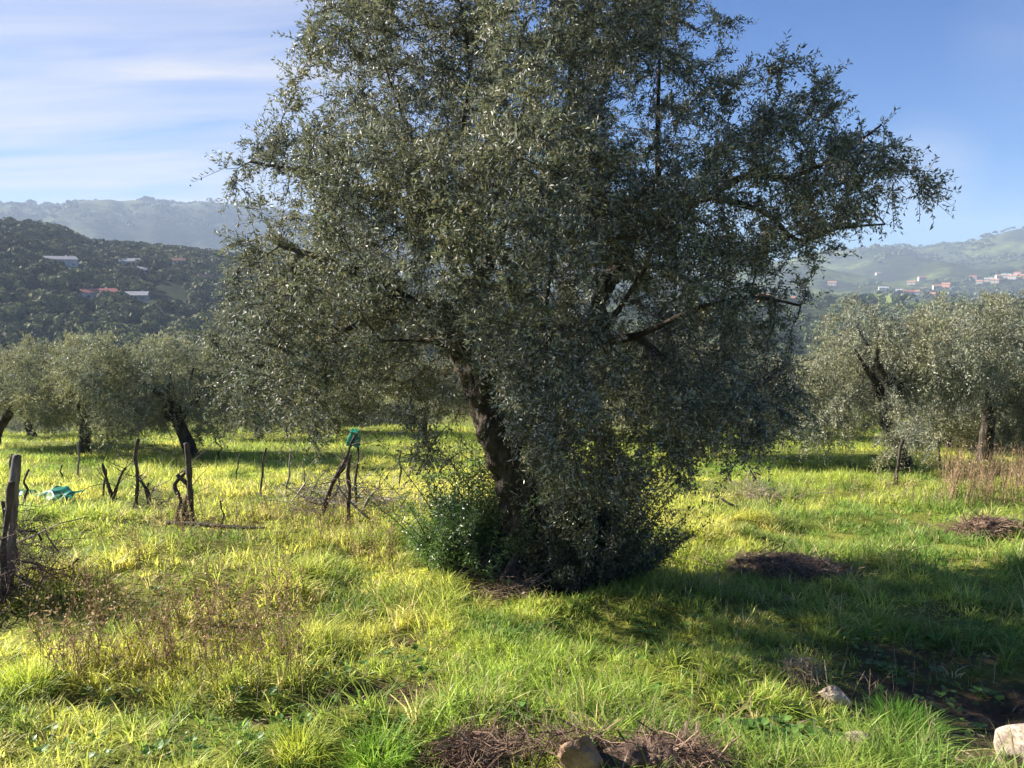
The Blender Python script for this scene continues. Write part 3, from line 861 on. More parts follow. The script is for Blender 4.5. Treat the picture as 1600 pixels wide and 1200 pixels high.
gt(1215, 26, 1, 5.6, (.75, .75, .95), 'smaller dark olive between the big olive and the bright olive on the right')
gt(1440, 15.6, 2, 3.1, (.86, .84, 1.02), 'bright round olive tree with a forked dark trunk on the right', zoff=-.2)
gt(1555, 17.5, 0, 0.9, (.88, .88, 1.2), 'shaded olive tree overlapping the bright olive at the right')
gt(1665, 16.5, 1, 3.9, (.65, .65, .9), 'olive tree cut by the right edge of the photo')
gt(1318, 30, 0, 2.2, (.8, .8, .9), 'distant olive whose trunk shows under the bright right olive')
gt(1480, 30, 2, 0.5, .85, 'olive tree in the back row behind the shaded right olive')
gt(1512, 21, 2, 1.4, (.8, .8, .8), 'low bushy olive closing the gap between the two front olives on the right', zoff=-.9)
gt(1625, 21, 0, 4.4, (.8, .8, .85), 'low bushy olive behind the dry reeds at the right edge', zoff=-.9)
gt(1262, 33, 0, 3.3, .9, 'low olive far behind the gap left of the bright right olive', zoff=-.7)
gt(1600, 27, 1, 0.5, .9, 'olive tree in the back row at the right edge')
rgg = np.random.default_rng(77)
for k_ in range(44):
    Y = 35 + 60 * (k_ / 44.0) ** 1.1
    px = -120 + (k_ * 617) % 1840 + rgg.normal() * 30
    gt(px, Y, k_ % 3, rgg.random() * 6.28, .95 + .3 * rgg.random(), 'olive tree on the slope below the field, crown top showing', group='olive crowns on the slope below the field')

# ------------------------------------------------------------------ woodland on the hills
def woodland(name, pts, size, cards, rng, base, label=None):
    """pts (n,3), size (n,) crown radius"""
    n = len(pts)
    m_ = cards
    v = rng.normal(size=(n, m_, 3)); v /= np.linalg.norm(v, axis=2, keepdims=True)
    v[..., 2] = np.abs(v[..., 2]) * 1.0 - .25
    ctr_ = pts[:, None] + v * (size[:, None, None] * np.array([1, 1, .85])) * (0.75 + .35 * rng.random((n, m_, 1))) + np.array([0, 0, 1.0]) * size[:, None, None] * .55
    s_ = size[:, None] * (.16 + .16 * rng.random((n, m_))) * (8 / math.sqrt(m_)) ** .8
    nrm = v + rng.normal(size=v.shape) * .45
    nrm = nrm.reshape(-1, 3); D_, A_, B_ = frames(nrm)
    C_ = ctr_.reshape(-1, 3); s_ = s_.reshape(-1)
    rot = rng.random(len(C_)) * 6.28
    X_ = A_ * np.cos(rot)[:, None] + B_ * np.sin(rot)[:, None]; Y_ = np.cross(D_, X_)
    k1 = .6 + .7 * rng.random(len(C_)); k2 = .6 + .7 * rng.random(len(C_))
    V_ = np.stack([C_ - X_ * s_[:, None], C_ - Y_ * (s_ * k1)[:, None], C_ + X_ * s_[:, None] * .9, C_ + Y_ * (s_ * k2)[:, None]], 1).reshape(-1, 3)
    F_ = (np.arange(len(C_)) * 4)[:, None] + np.arange(4)[None]
    pv_ = fbm(pts[:, 0], pts[:, 1], 90, 3.3, 3)[:, None]
    tc_ = base * (.55 + .7 * rng.random((n, 1)) + 1.3 * np.clip(pv_ + .1, 0, 1)) * (1 + pv_ * np.array([.5, .3, -.2])) * np.array([1, 1, 1]) + np.array([.02, .018, 0]) * rng.random((n, 1))
    c_ = np.repeat(tc_, m_ * 4, axis=0) * np.repeat(.8 + .4 * rng.random(len(C_)), 4)[:, None]
    me = make_mesh(name, V_, [F_], M_wood_leaf, c_)
    o = obj(name, me); o['kind'] = 'stuff'; o['category'] = 'woodland'
    if label: o['label'] = label
    return o
M_wood_leaf = tint_mat('woodland_leaf', .8, .15, .12, 1.3)
rw = np.random.default_rng(9)
def scatter(n, px0, px1, r0, r1, s, thr, o):
    a = np.arctan((px0 + (px1 - px0) * rw.random(n) - 800) / 1200.0)
    r = np.sqrt(r0 ** 2 + (r1 ** 2 - r0 ** 2) * rw.random(n))
    x = r * np.sin(a); y = r * np.cos(a)
    k_ = fbm(x, y, s, o, 3) > thr
    x, y, r = x[k_], y[k_], r[k_]
    return np.stack([x, y, terr(x, y)], 1), r
P1, r1 = scatter(3600, -150, 560, 150, 640, 60, -.30, 1.0)
woodland('woodland', P1, 1.7 + 3.6 * rw.random(len(P1)) ** 1.7, 85, rw, np.array([.055, .066, .034]), 'dark trees and scrub covering the near hillside across the valley on the left')
P2, r2 = scatter(2000, -150, 900, 600, 770, 110, -.05, 5.0)
woodland('woodland', P2, 3 + 2.5 * rw.random(len(P2)), 34, rw, np.array([.06, .075, .038]), 'trees along the crest of the left hillside')
P3, r3 = scatter(1500, 560, 1750, 150, 700, 70, -.18, 8.0)
woodland('woodland', P3, 2.8 + 2.2 * rw.random(len(P3)), 60, rw, np.array([.06, .085, .035]), 'dark trees in the valley beyond the grove, seen right of the big olive')
P4, r4 = scatter(4200, 560, 1750, 700, 3000, 260, .02, 12.0)
woodland('woodland', P4, 5 + 4 * rw.random(len(P4)), 22, rw, np.array([.05, .07, .035]), 'hedges and copses dotting the far right hills')

P5, r5 = scatter(1500, -150, 620, 2350, 3040, 300, -.12, 17.0)
woodland('woodland', P5, 5 + 6 * rw.random(len(P5)), 14, rw, np.array([.05, .065, .04]), 'wooded patches on the far hazy ridge at the left')

# ------------------------------------------------------------------ houses
def roof_mat(n, c): return noise_mat(n, tuple(v * .75 for v in c), tuple(min(1, v * 1.2) for v in c), 1.5, bump=.3)
M_white = noise_mat('white_render', (.36, .35, .33), (.52, .50, .47), .6, bump=.1)
M_cream = noise_mat('cream_render', (.52, .44, .33), (.70, .62, .50), .6, bump=.1)
M_orange = noise_mat('orange_render', (.55, .26, .14), (.68, .36, .20), .6, bump=.1)
M_grey = noise_mat('grey_render', (.25, .24, .23), (.38, .36, .34), .6, bump=.1)
R_red = roof_mat('red_tiles', (.34, .12, .09)); R_or = roof_mat('orange_tiles', (.40, .20, .12)); R_grey = roof_mat('grey_sheet_roof', (.34, .34, .34))
M_win = noise_mat('window_glass', (.02, .025, .03), (.05, .06, .07), 2, rough=.15, spec=.6, bump=0)
def house(px, py, w, d, h, mw, mr, label, rot=0.0, group=None, rise=1.6, dist=None, wins=3, storeys=1, lift=0.0):
    if dist is None:
        p = hit(px, py, 140)
    else:
        dd = ray(px, py); dd = dd / math.hypot(dd[0], dd[1]); p = dd * dist; p[2] = gz(p[0], p[1])
    face = math.atan2(-p[0], -p[1])       # roughly towards the grove
    t = thing('house', label, 'house', (p[0], p[1], p[2] - .3 + lift), -face + math.pi + rot, group)
    mb = MB(); V_, F_ = box((0, 0, h / 2), (w, d, h)); mb.add(V_, F_)
    g = np.array([[-w / 2, -d / 2, h], [-w / 2, d / 2, h], [-w / 2, 0, h + rise], [w / 2, -d / 2, h], [w / 2, d / 2, h], [w / 2, 0, h + rise]])
    mb.add(g, [[0, 2, 1], [3, 4, 5]])
    obj('wall', mb.mesh('wall', mw), t)
    mb = MB(); e = .5
    for s_ in (-1, 1):
        a = np.array([[-w / 2 - e, s_ * (d / 2 + e), h - rise * e / (d / 2) + .05], [w / 2 + e, s_ * (d / 2 + e), h - rise * e / (d / 2) + .05], [w / 2 + e, 0, h + rise + .05], [-w / 2 - e, 0, h + rise + .05]])
        b = a + [0, 0, .22]
        mb.add(np.concatenate([a, b]), [[0, 3, 2, 1], [4, 5, 6, 7], [0, 1, 5, 4], [1, 2, 6, 5], [3, 0, 4, 7], [2, 3, 7, 6]])
    ro = obj('roof', mb.mesh('roof', mr), t)
    mb = MB(); V_, F_ = box((w * .25, d * .15, h + rise + .3), (.7, .7, 1.2)); mb.add(V_, F_); obj('chimney', mb.mesh('chimney', mw), ro)
    for q in range(storeys):
        for k_ in range(wins):
            x = -w / 2 + w * (k_ + .5) / wins
            mb = MB()
            isdoor = (q == 0 and k_ == wins // 2)
            V_, F_ = box((x, -d / 2 - .03, (1.15 if isdoor else 1.6) + q * 2.9 + .3), (1.1, .1, 2.2 if isdoor else 1.2)); mb.add(V_, F_)
            obj('door' if isdoor else 'window', mb.mesh('window', M_win), t)
    return t
house(155, 470, 15, 9, 3.6, M_white, R_red, 'long white house with a red roof low on the left hillside', .15, lift=0)
house(215, 476, 10, 7, 3.0, M_grey, R_grey, 'low grey roofed shed right of the red roofed white house', -.2, lift=1)
house(95, 420, 14, 9, 4.5, M_white, R_grey, 'pale hazy house among trees high on the left hillside', .3, lift=0)
house(203, 419, 11, 8, 4.0, M_white, R_grey, 'white house above the pale wall at mid height of the left hillside', .0, lift=0)
house(205, 432, 16, 8, 3.0, M_grey, R_grey, 'long pale building just below the white house on the left hillside', .05, lift=0)
house(280, 419, 7, 6, 3.0, M_cream, R_or, 'small orange hut near the big olive on the upper left hillside', .1, lift=2)
house(320, 447, 6, 5, 3.0, M_cream, R_or, 'tiny cream and orange hut beside the big olive crown on the left hillside', .3, lift=2)
house(240, 397, 7, 6, 3.0, M_cream, R_or, 'tiny orange roofed hut just under the crest of the left hill', .3, lift=1)
house(1193, 462, 11, 9, 8.0, M_orange, R_or, 'tall orange house just right of the big olive crown', .5, dist=775, storeys=2, lift=0)
house(1237, 460, 15, 9, 5.5, M_cream, R_or, 'wide orange roofed house beside the tall orange house', .1, dist=785, storeys=2, lift=0)
V1 = [(1430, 462), (1442, 458), (1418, 465), (1405, 462), (1455, 466), (1464, 455), (1424, 447), (1440, 440), (1380, 456), (1478, 452), (1372, 434), (1300, 448)]
V2 = [(1562, 440), (1572, 437), (1582, 440), (1590, 434), (1598, 438), (1554, 446), (1545, 441), (1530, 448), (1520, 441)]
mats = [(M_white, R_or), (M_cream, R_or), (M_white, R_red), (M_cream, R_grey), (M_orange, R_or)]
rh = random.Random(4)
for i_, (a, b) in enumerate(V1):
    mw, mr = mats[i_ % 5]
    house(a, b, 10 + rh.random() * 6, 9, 5 + rh.random() * 3, mw, mr, 'small distant village house in the valley above the bright right olive', rh.random() * .9 - .4, 'village houses above the bright right olive', storeys=2, wins=3, rise=2.2, lift=1)
for i_, (a, b) in enumerate(V2):
    mw, mr = mats[(i_ * 2 + 1) % 5]
    house(a, b, 10 + rh.random() * 6, 9, 5 + rh.random() * 3, mw, mr, 'small distant village house on the slope at the right edge', rh.random() * .9 - .4, 'village houses at the right edge', storeys=2, wins=3, rise=2.2, lift=1)

# ------------------------------------------------------------------ stakes, vines, brush
def sticks_mesh(n, rng, cx, cy, rx, ry, h, ln, rad, cz=None, upb=0.0, curv=.25):
    """tangle of curved sticks lying in a heap"""
    a = rng.random(n) * 6.283; q = np.sqrt(rng.random(n))
    x = cx + rx * q * np.cos(a); y = cy + ry * q * np.sin(a)
    k3 = rng.integers(0, 4, n); o3 = rng.normal(size=(4, 2)) * .55
    x = x * .7 + rx * o3[k3, 0]; y = y * .7 + ry * o3[k3, 1]
    far = rng.random(n) < .18; x[far] *= 1.7; y[far] *= 1.7
    z = h * (1 - q ** 2) * rng.random(n) * np.where(far, .3, 1)
    d = rng.normal(size=(n, 3)); d[:, 2] = d[:, 2] * .35 + upb
    d /= np.linalg.norm(d, axis=1, keepdims=True)
    L_ = ln * (.35 + rng.random(n)); c = rng.normal(size=(n, 3)) * curv * L_[:, None]
    t = np.linspace(-.5, .5, 5)
    P_ = np.stack([x, y, z], 1)[:, None] + d[:, None] * (L_[:, None] * t)[..., None] + c[:, None] * (t ** 2 * 2)[None, :, None] + rng.normal(size=(n, 5, 3)) * (L_ * .02)[:, None, None]
    P_[..., 2] = np.maximum(P_[..., 2], -.03)
    D_ = np.diff(P_, axis=1)
    R_ = rad * (.4 + .8 * rng.random(n) + 1.8 * (rng.random(n) < .08))
    r0 = (R_[:, None] * (1 - (t[:-1] + .5) * .6)).ravel(); r1 = (R_[:, None] * (1 - (t[1:] + .5) * .6)).ravel()
    V_, F_ = segs_mesh(P_[:, :-1].reshape(-1, 3), P_[:, 1:].reshape(-1, 3), r0, r1, D_.reshape(-1, 3), D_.reshape(-1, 3), 3)
    return V_, F_
M_straw = tint_mat('dead_brush', .9, .1, .1, 1)
def tinted(V_, F_, n, c1, c2, rng):
    k_ = len(V_) // n
    t = rng.random((n, 1)); return np.repeat(np.asarray(c1) * (1 - t) + np.asarray(c2) * t, k_, axis=0)[:len(V_)]
def brush(px, py, rx, ry, h, n, ln, rad, label, c1=(.06, .04, .03), c2=(.32, .23, .16), soil=True, name='brush_pile', cat='brush pile', rot=0, upb=0.0, seed=1):
    p = hit(px, py); rg = np.random.default_rng(seed)
    t = thing(name, label, cat, p, rot)
    V_, F_ = sticks_mesh(n, rg, 0, 0, rx, ry, h, ln, rad, upb=upb)
    c = tinted(V_, F_, n, c1, c2, rg)
    obj('twigs', make_mesh('twigs', V_, [F_], M_straw, c), t)
    if soil:
        V_, F_ = blob((rx * .8, ry * .85, h * .7), seed, .55, 90, .16); obj('earth', make_mesh('earth', V_, [F_], M_soil, None, True), t)
    return t
brush(1235, 895, .54, .26, .13, 1700, .28, .0024, 'long dark heap of dug soil and dead weeds shaded by the big olive', (.09, .06, .045), (.46, .34, .26), seed=2, name='soil_heap', cat='soil heap')
brush(1565, 838, .50, .26, .18, 1300, .32, .0028, 'reddish brown heap of dug soil and stems near the right edge', (.12, .075, .055), (.34, .24, .18), seed=3, name='soil_heap', cat='soil heap')
brush(795, 1185, .23, .12, .10, 700, .26, .0018, 'heap of dead reddish roots and stems left of the brown rock', (.10, .06, .045), (.40, .28, .20), seed=4)
brush(1010, 1185, .20, .12, .10, 600, .26, .0018, 'heap of dead reddish roots and stems right of the brown rock', (.10, .06, .045), (.40, .28, .20), seed=5)
brush(515, 798, .9, .45, .42, 330, .9, .005, 'tangle of grey pruned vine canes left of the big olive', (.10, .08, .07), (.45, .40, .36), soil=False, seed=6)
brush(250, 800, .25, .2, .35, 60, .5, .006, 'small twist of dark dead vine canes near the tall stakes', (.05, .04, .035), (.2, .17, .15), soil=False, seed=7)
brush(-12, 950, .17, .45, .80, 380, .5, .0038, 'dark thicket of dead bramble around the post at the left edge', (.05, .035, .035), (.26, .20, .19), soil=False, upb=.5, seed=8, name='bramble', cat='bramble')
brush(1170, 775, .5, .25, .25, 120, .6, .004, 'pale dead twigs in the grass under the right side of the big olive', (.15, .11, .09), (.5, .42, .35), soil=False, seed=9)
brush(1255, 1062, .13, .08, .10, 420, .16, .0016, 'tuft of pale dead straw above the crumbly clod at the lower right', (.25, .18, .10), (.62, .50, .33), soil=False, upb=.6, seed=10, name='straw_tuft', cat='straw')
brush(785, 925, .35, .22, .06, 260, .3, .002, 'dead twigs on the bare soil in front of the big olive roots', (.10, .07, .05), (.4, .3, .22), soil=False, seed=12)

def stake(px, py, h, r, label, lean=(0, 0), mat=None, name='wooden_stake', cat='stake', seed=0, group=None, kink=0.012):
    r = r * .8
    p = hit(px, py); rg = np.random.default_rng(seed + 50)
    t = thing(name, label, cat, p, 0, group)
    pts = [(0, 0, -.1)] + [(lean[0] * h * q + rg.normal() * kink, lean[1] * h * q + rg.normal() * kink, h * q) for q in (.25, .5, .75, 1)]
    V_, F_, T_ = chain(pts, [r * 1.05, r, r * .97, r * .92, r * .85], n=12, rough=.8, sub=9, seed=seed, flute=.12)
    mb = MB(); mb.add(V_, F_, T_)
    obj('shaft', mb.mesh('shaft', mat or M_wood, True), t)
    return t
def vine(px, py, arms, label, seed=0, r=.03, canes=12, name='grape_vine', cat='vine', mat=None):
    """arms: lists of (x,y,z) polyline in metres from base"""
    p = hit(px, py); rg = np.random.default_rng(seed + 90)
    t = thing(name, label, cat, p)
    for j_, a in enumerate(arms):
        a = np.array(a, float); rr_ = np.linspace(r, r * .55, len(a))
        V_, F_, T_ = chain(a, rr_, n=9, rough=1.0, sub=6, seed=seed + j_)
        mb = MB(); mb.add(V_, F_, T_); obj('stem', mb.mesh('stem', mat or M_dwood, True), t)
    if canes:
        ends = np.array([np.array(a, float)[rg.integers(1, len(a))] for a in [arms[rg.integers(len(arms))] for _ in range(canes)]])
        mb = MB()
        for e in ends:
            d = rg.normal(size=3); d[2] = abs(d[2]) * .8 + .1; d /= np.linalg.norm(d); l_ = .2 + .5 * rg.random()
            q = [e, e + d * l_ * .5 + rg.normal(size=3) * .05, e + d * l_ + rg.normal(size=3) * .12 - [0, 0, .12 * l_]]
            V_, F_, T_ = chain(q, [.005, .004, .0015], n=4, sub=4); mb.add(V_, F_, T_)
        obj('canes', mb.mesh('canes', M_twig), t)
    return t
stake(10, 945, 1.12, .040, 'thick weathered post leaning at the left edge of the photo', (.10, .1), seed=1, kink=.008)
stake(303, 828, .98, .036, 'tall grey wooden stake with a blackened foot near the fallen pole', (-.03, 0), M_dwood, seed=2, kink=.008)
stake(279, 822, .62, .03, 'shorter crooked stake just left of the tall grey stake', (.04, .05), M_dwood, seed=3, kink=.05)
stake(348, 832, .36, .014, 'short thin stake behind the fallen pole', (0, 0), M_dwood, seed=4)
stake(406, 778, .72, .018, 'thin dark leaning stake in the shade strip left of the cane tangle', (.16, 0), M_dwood, seed=5)
stake(447, 782, .70, .016, 'thin pale brown stake at the left end of the cane tangle', (.12, 0), M_wood, seed=6)
stake(121, 746, .66, .02, 'thin grey stake leaning before the thick trunked olive at far left', (.10, 0), M_wood, seed=7)
stake(98, 748, .25, .016, 'knee high dark stub left of the thin grey stake', (0, 0), M_dwood, seed=8)
stake(344, 718, .55, .018, 'bent little stake in the bright grass behind the tall stake', (-.08, 0), M_dwood, seed=9, kink=.04)
stake(546, 824, .85, .032, 'dark burnt looking stake under the green plastic sleeve', (0.02, 0), M_dwood, seed=10)
stake(625, 766, .62, .022, 'dark stake half hidden by the big olive lowest left leaves', (.04, 0), M_dwood, seed=11)
stake(1398, 758, .78, .035, 'dark forked stake in front of the bright right olive', (.10, 0), M_dwood, seed=12)
stake(1470, 735, .85, .025, 'dark leaning stake right of the bright right olive trunk', (-.12, 0), M_dwood, seed=13)
stake(1552, 742, 1.1, .026, 'tall thin stake standing in the dry reeds at the right', (-.08, 0), M_dwood, seed=14)
stake(1222, 706, .62, .028, 'pale stake standing in the far shade right of the big olive', (0, 0), M_wood, seed=15)
stake(20, 760, .55, .022, 'thin stake just behind the thick post at the left edge', (0.05, 0), M_wood, seed=16)
vine(177, 795, [[(0, 0, -.05), (0, 0, .12), (-.05, 0, .35), (-.1, 0, .62)], [(0, 0, .1), (.07, 0, .3), (.13, .05, .48), (.2, 0, .55)]], 'dead grape vine forked in a V between the stakes on the left', 1, .028)
vine(212, 795, [[(0, 0, -.05), (.03, 0, .2), (.06, 0, .45), (.02, .05, .7), (.1, 0, .95)], [(.2, 0, -.02), (.16, 0, .25), (.07, 0, .42)]], 'old grape vine with two legs joined at mid height beside the V shaped vine', 2, .032, 16)
vine(290, 824, [[(0, .1, -.05), (-.05, .1, .2), (.04, .1, .42), (-.08, .05, .62)]], 'gnarled vine stem wound against the tall grey stake', 3, .04, 14)
vine(497, 818, [[(0, 0, -.05), (.1, 0, .25), (.2, 0, .5), (.34, 0, .72), (.42, 0, .95), (.46, .1, 1.05)]], 'dark vine trunk slanting up to the green plastic sleeve', 4, .034, 22)
vine(560, 800, [[(0, 0, -.05), (-.03, 0, .35), (.02, 0, .7), (0, 0, .98)]], 'upright vine carrying the green plastic sleeve', 5, .022, 0)
vine(590, 826, [[(0, 0, .02), (-.15, 0, .15), (-.33, 0, .33), (-.45, 0, .5)], [(-.18, 0, .16), (-.08, 0, .35), (.02, 0, .45)]], 'pale bare branch propped in a cross beside the vine row', 6, .018, 8, 'fallen_branch', 'branch', M_wood)
vine(1158, 805, [[(0, 0, -.03), (-.04, 0, .08), (-.16, 0, .14), (-.26, .05, .2)]], 'short curved dead stump in the grass below the right side of the big olive', 7, .03, 0, 'tree_stump', 'stump')
vine(1182, 757, [[(0, 0, .0), (-.06, 0, .14), (-.13, 0, .24)]], 'pale broken branch stub sticking out of the grass behind the curved stump', 8, .02, 0, 'fallen_branch', 'branch', M_wood)
vine(1405, 740, [[(0, 0, -.05), (-.15, .1, .15), (-.28, .1, .3), (-.2, .1, .5)]], 'looping vine stem beside the dark forked stake on the right', 9, .018, 14)
stake(160, 778, .42, .02, 'short dark leaning stub left of the V shaped vine', (.2, 0), M_dwood, seed=21)
stake(238, 788, .30, .022, 'low charred stub right of the vine with two legs', (-.15, 0), M_dwood, seed=22)
stake(372, 752, .5, .014, 'slim bent twig stake between the tall stake and the thin dark leaning stake', (.1, 0), M_dwood, seed=23, kink=.05)
stake(520, 790, .6, .02, 'dark stake crossing the left part of the cane tangle', (.25, 0), M_dwood, seed=24, kink=.04)
stake(478, 760, .4, .014, 'thin short stake behind the cane tangle', (-.1, 0), M_wood, seed=25)
stake(36, 800, .5, .02, 'short crooked stake beside the thick post at the left edge', (.12, 0), M_dwood, seed=26, kink=.04)
stake(1510, 748, .6, .018, 'thin crooked stake among the left part of the dry reeds', (.1, 0), M_wood, seed=28, kink=.04)
stake(0, 950, .95, .03, 'dark rough post leaning inward across the thick post at the left edge', (.16, 0), M_dwood, seed=31)
stake(26, 905, .65, .022, 'lower dark post leaning away from the thick post at the left edge', (-.12, .1), M_dwood, seed=32)
# fallen pole
a = hit(262, 831); b = hit(416, 838)
t = thing('fallen_pole', 'long dark pole lying on the grass across the foot of the tall grey stake', 'pole', a)
d_ = b - a
V_, F_, T_ = chain([(0, 0, .10), tuple(d_ * .33 + [0, 0, .10]), tuple(d_ * .66 + [0, 0, .085]), tuple(d_ + [0, 0, .09])], [.022, .024, .021, .012], n=8, rough=.6, sub=6)
mb = MB(); mb.add(V_, F_, T_); obj('shaft', mb.mesh('shaft', M_dwood, True), t)

# green plastic sleeve: crumpled open sheet wrapped on the vine
def cloth(n, m, f):
    U, Vv = np.meshgrid(np.linspace(0, 1, n), np.linspace(0, 1, m))
    P_ = f(U.ravel(), Vv.ravel())
    i_ = np.arange(m - 1)[:, None] * n; k_ = np.arange(n - 1)[None]
    return P_, np.stack([i_ + k_, i_ + k_ + 1, i_ + n + k_ + 1, i_ + n + k_], -1).reshape(-1, 4)
M_teal = leaf_mat('teal_plastic', (.03, .26, .18), (.03, .22, .16), (.04, .36, .25), .3, .35, .5)
pv = hit(556, 800)
def fs(u, v):
    a_ = u * 2 * math.pi * .93
    r_ = .11 + .03 * np.sin(3 * a_ + 4 * v) + .03 * v
    x = np.cos(a_) * r_ * 1.0; y = np.sin(a_) * r_ * .7; z = .74 + .34 * (1 - v) + .02 * np.sin(7 * a_)
    return np.stack([x * (1 - .45 * (1 - v) ** 2), y, z], 1)
P_, F_ = cloth(40, 14, fs)
so = obj('plastic_sleeve', make_mesh('plastic_sleeve', P_, [F_], M_teal, np.ones((len(P_), 3)) * (.6 + .8 * (noise3(P_, .07, 1) + .5))[:, None], True))
so.scale = (.62, .62, .62); so.location = pv + np.array([0, 0, .38]); so['label'] = 'crumpled teal green plastic sleeve hanging on the upright vine'; so['category'] = 'plastic sleeve'
# green net on the grass
pn = hit(66, 781)
def fn(u, v):
    x = (u - .5) * .85; y = (v - .5) * .5
    z = .05 + .035 * np.sin(u * 9 + v * 3) * (1 - abs(u - .5)) + .02 * np.sin(v * 11 + u * 5) + .06 * noise3(np.stack([x, y, x * 0], 1), .08, 3)
    return np.stack([x + .04 * np.sin(v * 8), y + .05 * np.sin(u * 13), z], 1)
P_, F_ = cloth(50, 24, fn)
so = obj('olive_net', make_mesh('olive_net', P_, [F_], M_teal, np.ones((len(P_), 3)) * (.5 + .8 * (noise3(P_, .05, 1) + .5))[:, None], True))
so.location = pn; so['label'] = 'folded teal olive net lying on the grass near the left edge'; so['category'] = 'net'

# ------------------------------------------------------------------ rocks
def rock(px, py, rad, mat, label, seed, dz=0.0, rz=0.0, rough=.4, sc=.25, name='rock'):
    p = hit(px, py)
    V_, F_ = blob(rad, seed, rough, 80, sc)
    # chip flat facets
    rg = np.random.default_rng(seed)
    for _ in range(9):
        n_ = rg.normal(size=3); n_ /= np.linalg.norm(n_)
        lim = np.abs(n_ * np.asarray(rad)).max() * .82
        d_ = V_ @ n_; ex = np.maximum(d_ - lim, 0); V_ = V_ - ex[:, None] * n_ * .85
    o = obj(name, make_mesh(name, V_, [F_], mat, None, True))
    o.location = (p[0], p[1], p[2] + dz); o.rotation_euler = (0, 0, rz); o['label'] = label; o['category'] = 'rock'
    return o
rock(1606, 1190, (.20, .14, .12), M_rock, 'large pale sunlit boulder in the bottom right corner', 3, .02, .35)
rock(1335, 1172, (.085, .06, .05), M_rock, 'small pale flat topped rock beside the bright grass tuft at the bottom right', 5, .02, .2)
rock(1300, 1095, (.085, .05, .04), M_rock, 'crumbly cream clod above the small pale rock', 8, .03, -.4, .9, .06)
rock(1225, 1108, (.05, .03, .025), M_rock, 'small cream pebble left of the crumbly clod', 9, .01, .3)
rock(905, 1192, (.10, .07, .10), M_rockb, 'brown angular rock between the two heaps of dead roots at the bottom', 12, .01, .3, .5, .12)

# ------------------------------------------------------------------ grass
rg = np.random.default_rng(101)
def blade_block(x, y, n_seg, ln, wd, lean, ang, cols, rng, rot=None):
    """blades at x,y; returns V,F(tri),C"""
    n = len(x); z = terr(x, y) - .01
    if n_seg == 3: ts = np.array([0, .38, .74, 1.0]); ws = np.array([1, .85, .5])
    elif n_seg == 2: ts = np.array([0, .55, 1.0]); ws = np.array([1, .6])
    else: ts = np.array([0, 1.0]); ws = np.array([1.])
    h = lean[:, None] * ts ** 1.8 * ln[:, None]
    v = ln[:, None] * (ts - .42 * np.minimum(lean, 1.3)[:, None] * ts ** 2.2)
    cx = x[:, None] + np.cos(ang)[:, None] * h; cy = y[:, None] + np.sin(ang)[:, None] * h; cz = z[:, None] + v
    fa = ang + np.pi / 2 + rng.normal(size=n) * .7
    sx = np.cos(fa) * wd * .5; sy = np.sin(fa) * wd * .5
    vs = []
    for k_ in range(len(ws)):
        vs.append(np.stack([cx[:, k_] - sx * ws[k_], cy[:, k_] - sy * ws[k_], cz[:, k_]], 1))
        vs.append(np.stack([cx[:, k_] + sx * ws[k_], cy[:, k_] + sy * ws[k_], cz[:, k_]], 1))
    vs.append(np.stack([cx[:, -1], cy[:, -1], cz[:, -1]], 1))
    V_ = np.stack(vs, 1); m_ = V_.shape[1]
    T = []
    for k_ in range(len(ws) - 1):
        a_ = 2 * k_; T += [[a_, a_ + 1, a_ + 3], [a_, a_ + 3, a_ + 2]]
    T.append([m_ - 3, m_ - 2, m_ - 1])
    F_ = ((np.arange(n) * m_)[:, None, None] + np.array(T)[None]).reshape(-1, 3)
    C_ = np.repeat(cols[:, None], m_, 1)
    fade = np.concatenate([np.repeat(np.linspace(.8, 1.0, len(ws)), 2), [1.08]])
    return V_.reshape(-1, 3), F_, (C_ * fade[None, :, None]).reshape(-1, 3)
def in_view(x, y): return (np.abs(x) < .72 * y + 1.0)
def sample_xy(n, y0, y1, rng):
    # uniform per area within the wedge
    out_x, out_y = [], []
    tot = 0
    W1 = .72 * y1 + 1
    while tot < n:
        x = (rng.random(n) * 2 - 1) * W1; y = y0 + (y1 - y0) * rng.random(n)
        k_ = in_view(x, y); out_x.append(x[k_]); out_y.append(y[k_]); tot += k_.sum()
    return np.concatenate(out_x)[:n], np.concatenate(out_y)[:n]
def grass_cols(x, y, rng, n):
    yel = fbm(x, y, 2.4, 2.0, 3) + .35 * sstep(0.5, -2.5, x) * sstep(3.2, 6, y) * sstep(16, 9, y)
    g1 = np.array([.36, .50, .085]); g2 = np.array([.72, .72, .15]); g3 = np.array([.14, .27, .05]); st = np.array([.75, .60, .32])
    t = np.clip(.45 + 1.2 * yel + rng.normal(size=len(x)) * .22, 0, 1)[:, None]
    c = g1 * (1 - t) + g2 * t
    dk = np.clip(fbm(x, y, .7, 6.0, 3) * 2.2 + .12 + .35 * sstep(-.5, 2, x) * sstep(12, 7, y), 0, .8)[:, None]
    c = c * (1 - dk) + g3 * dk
    s = rng.random(len(x)) < (.06 + .12 * np.clip(yel + .15, 0, 1)) * sstep(20, 9, y)
    c[s] = st * (.7 + .6 * rng.random((s.sum(), 1)))
    return c * (.75 + .5 * rng.random((len(x), 1)))
mb = MB()
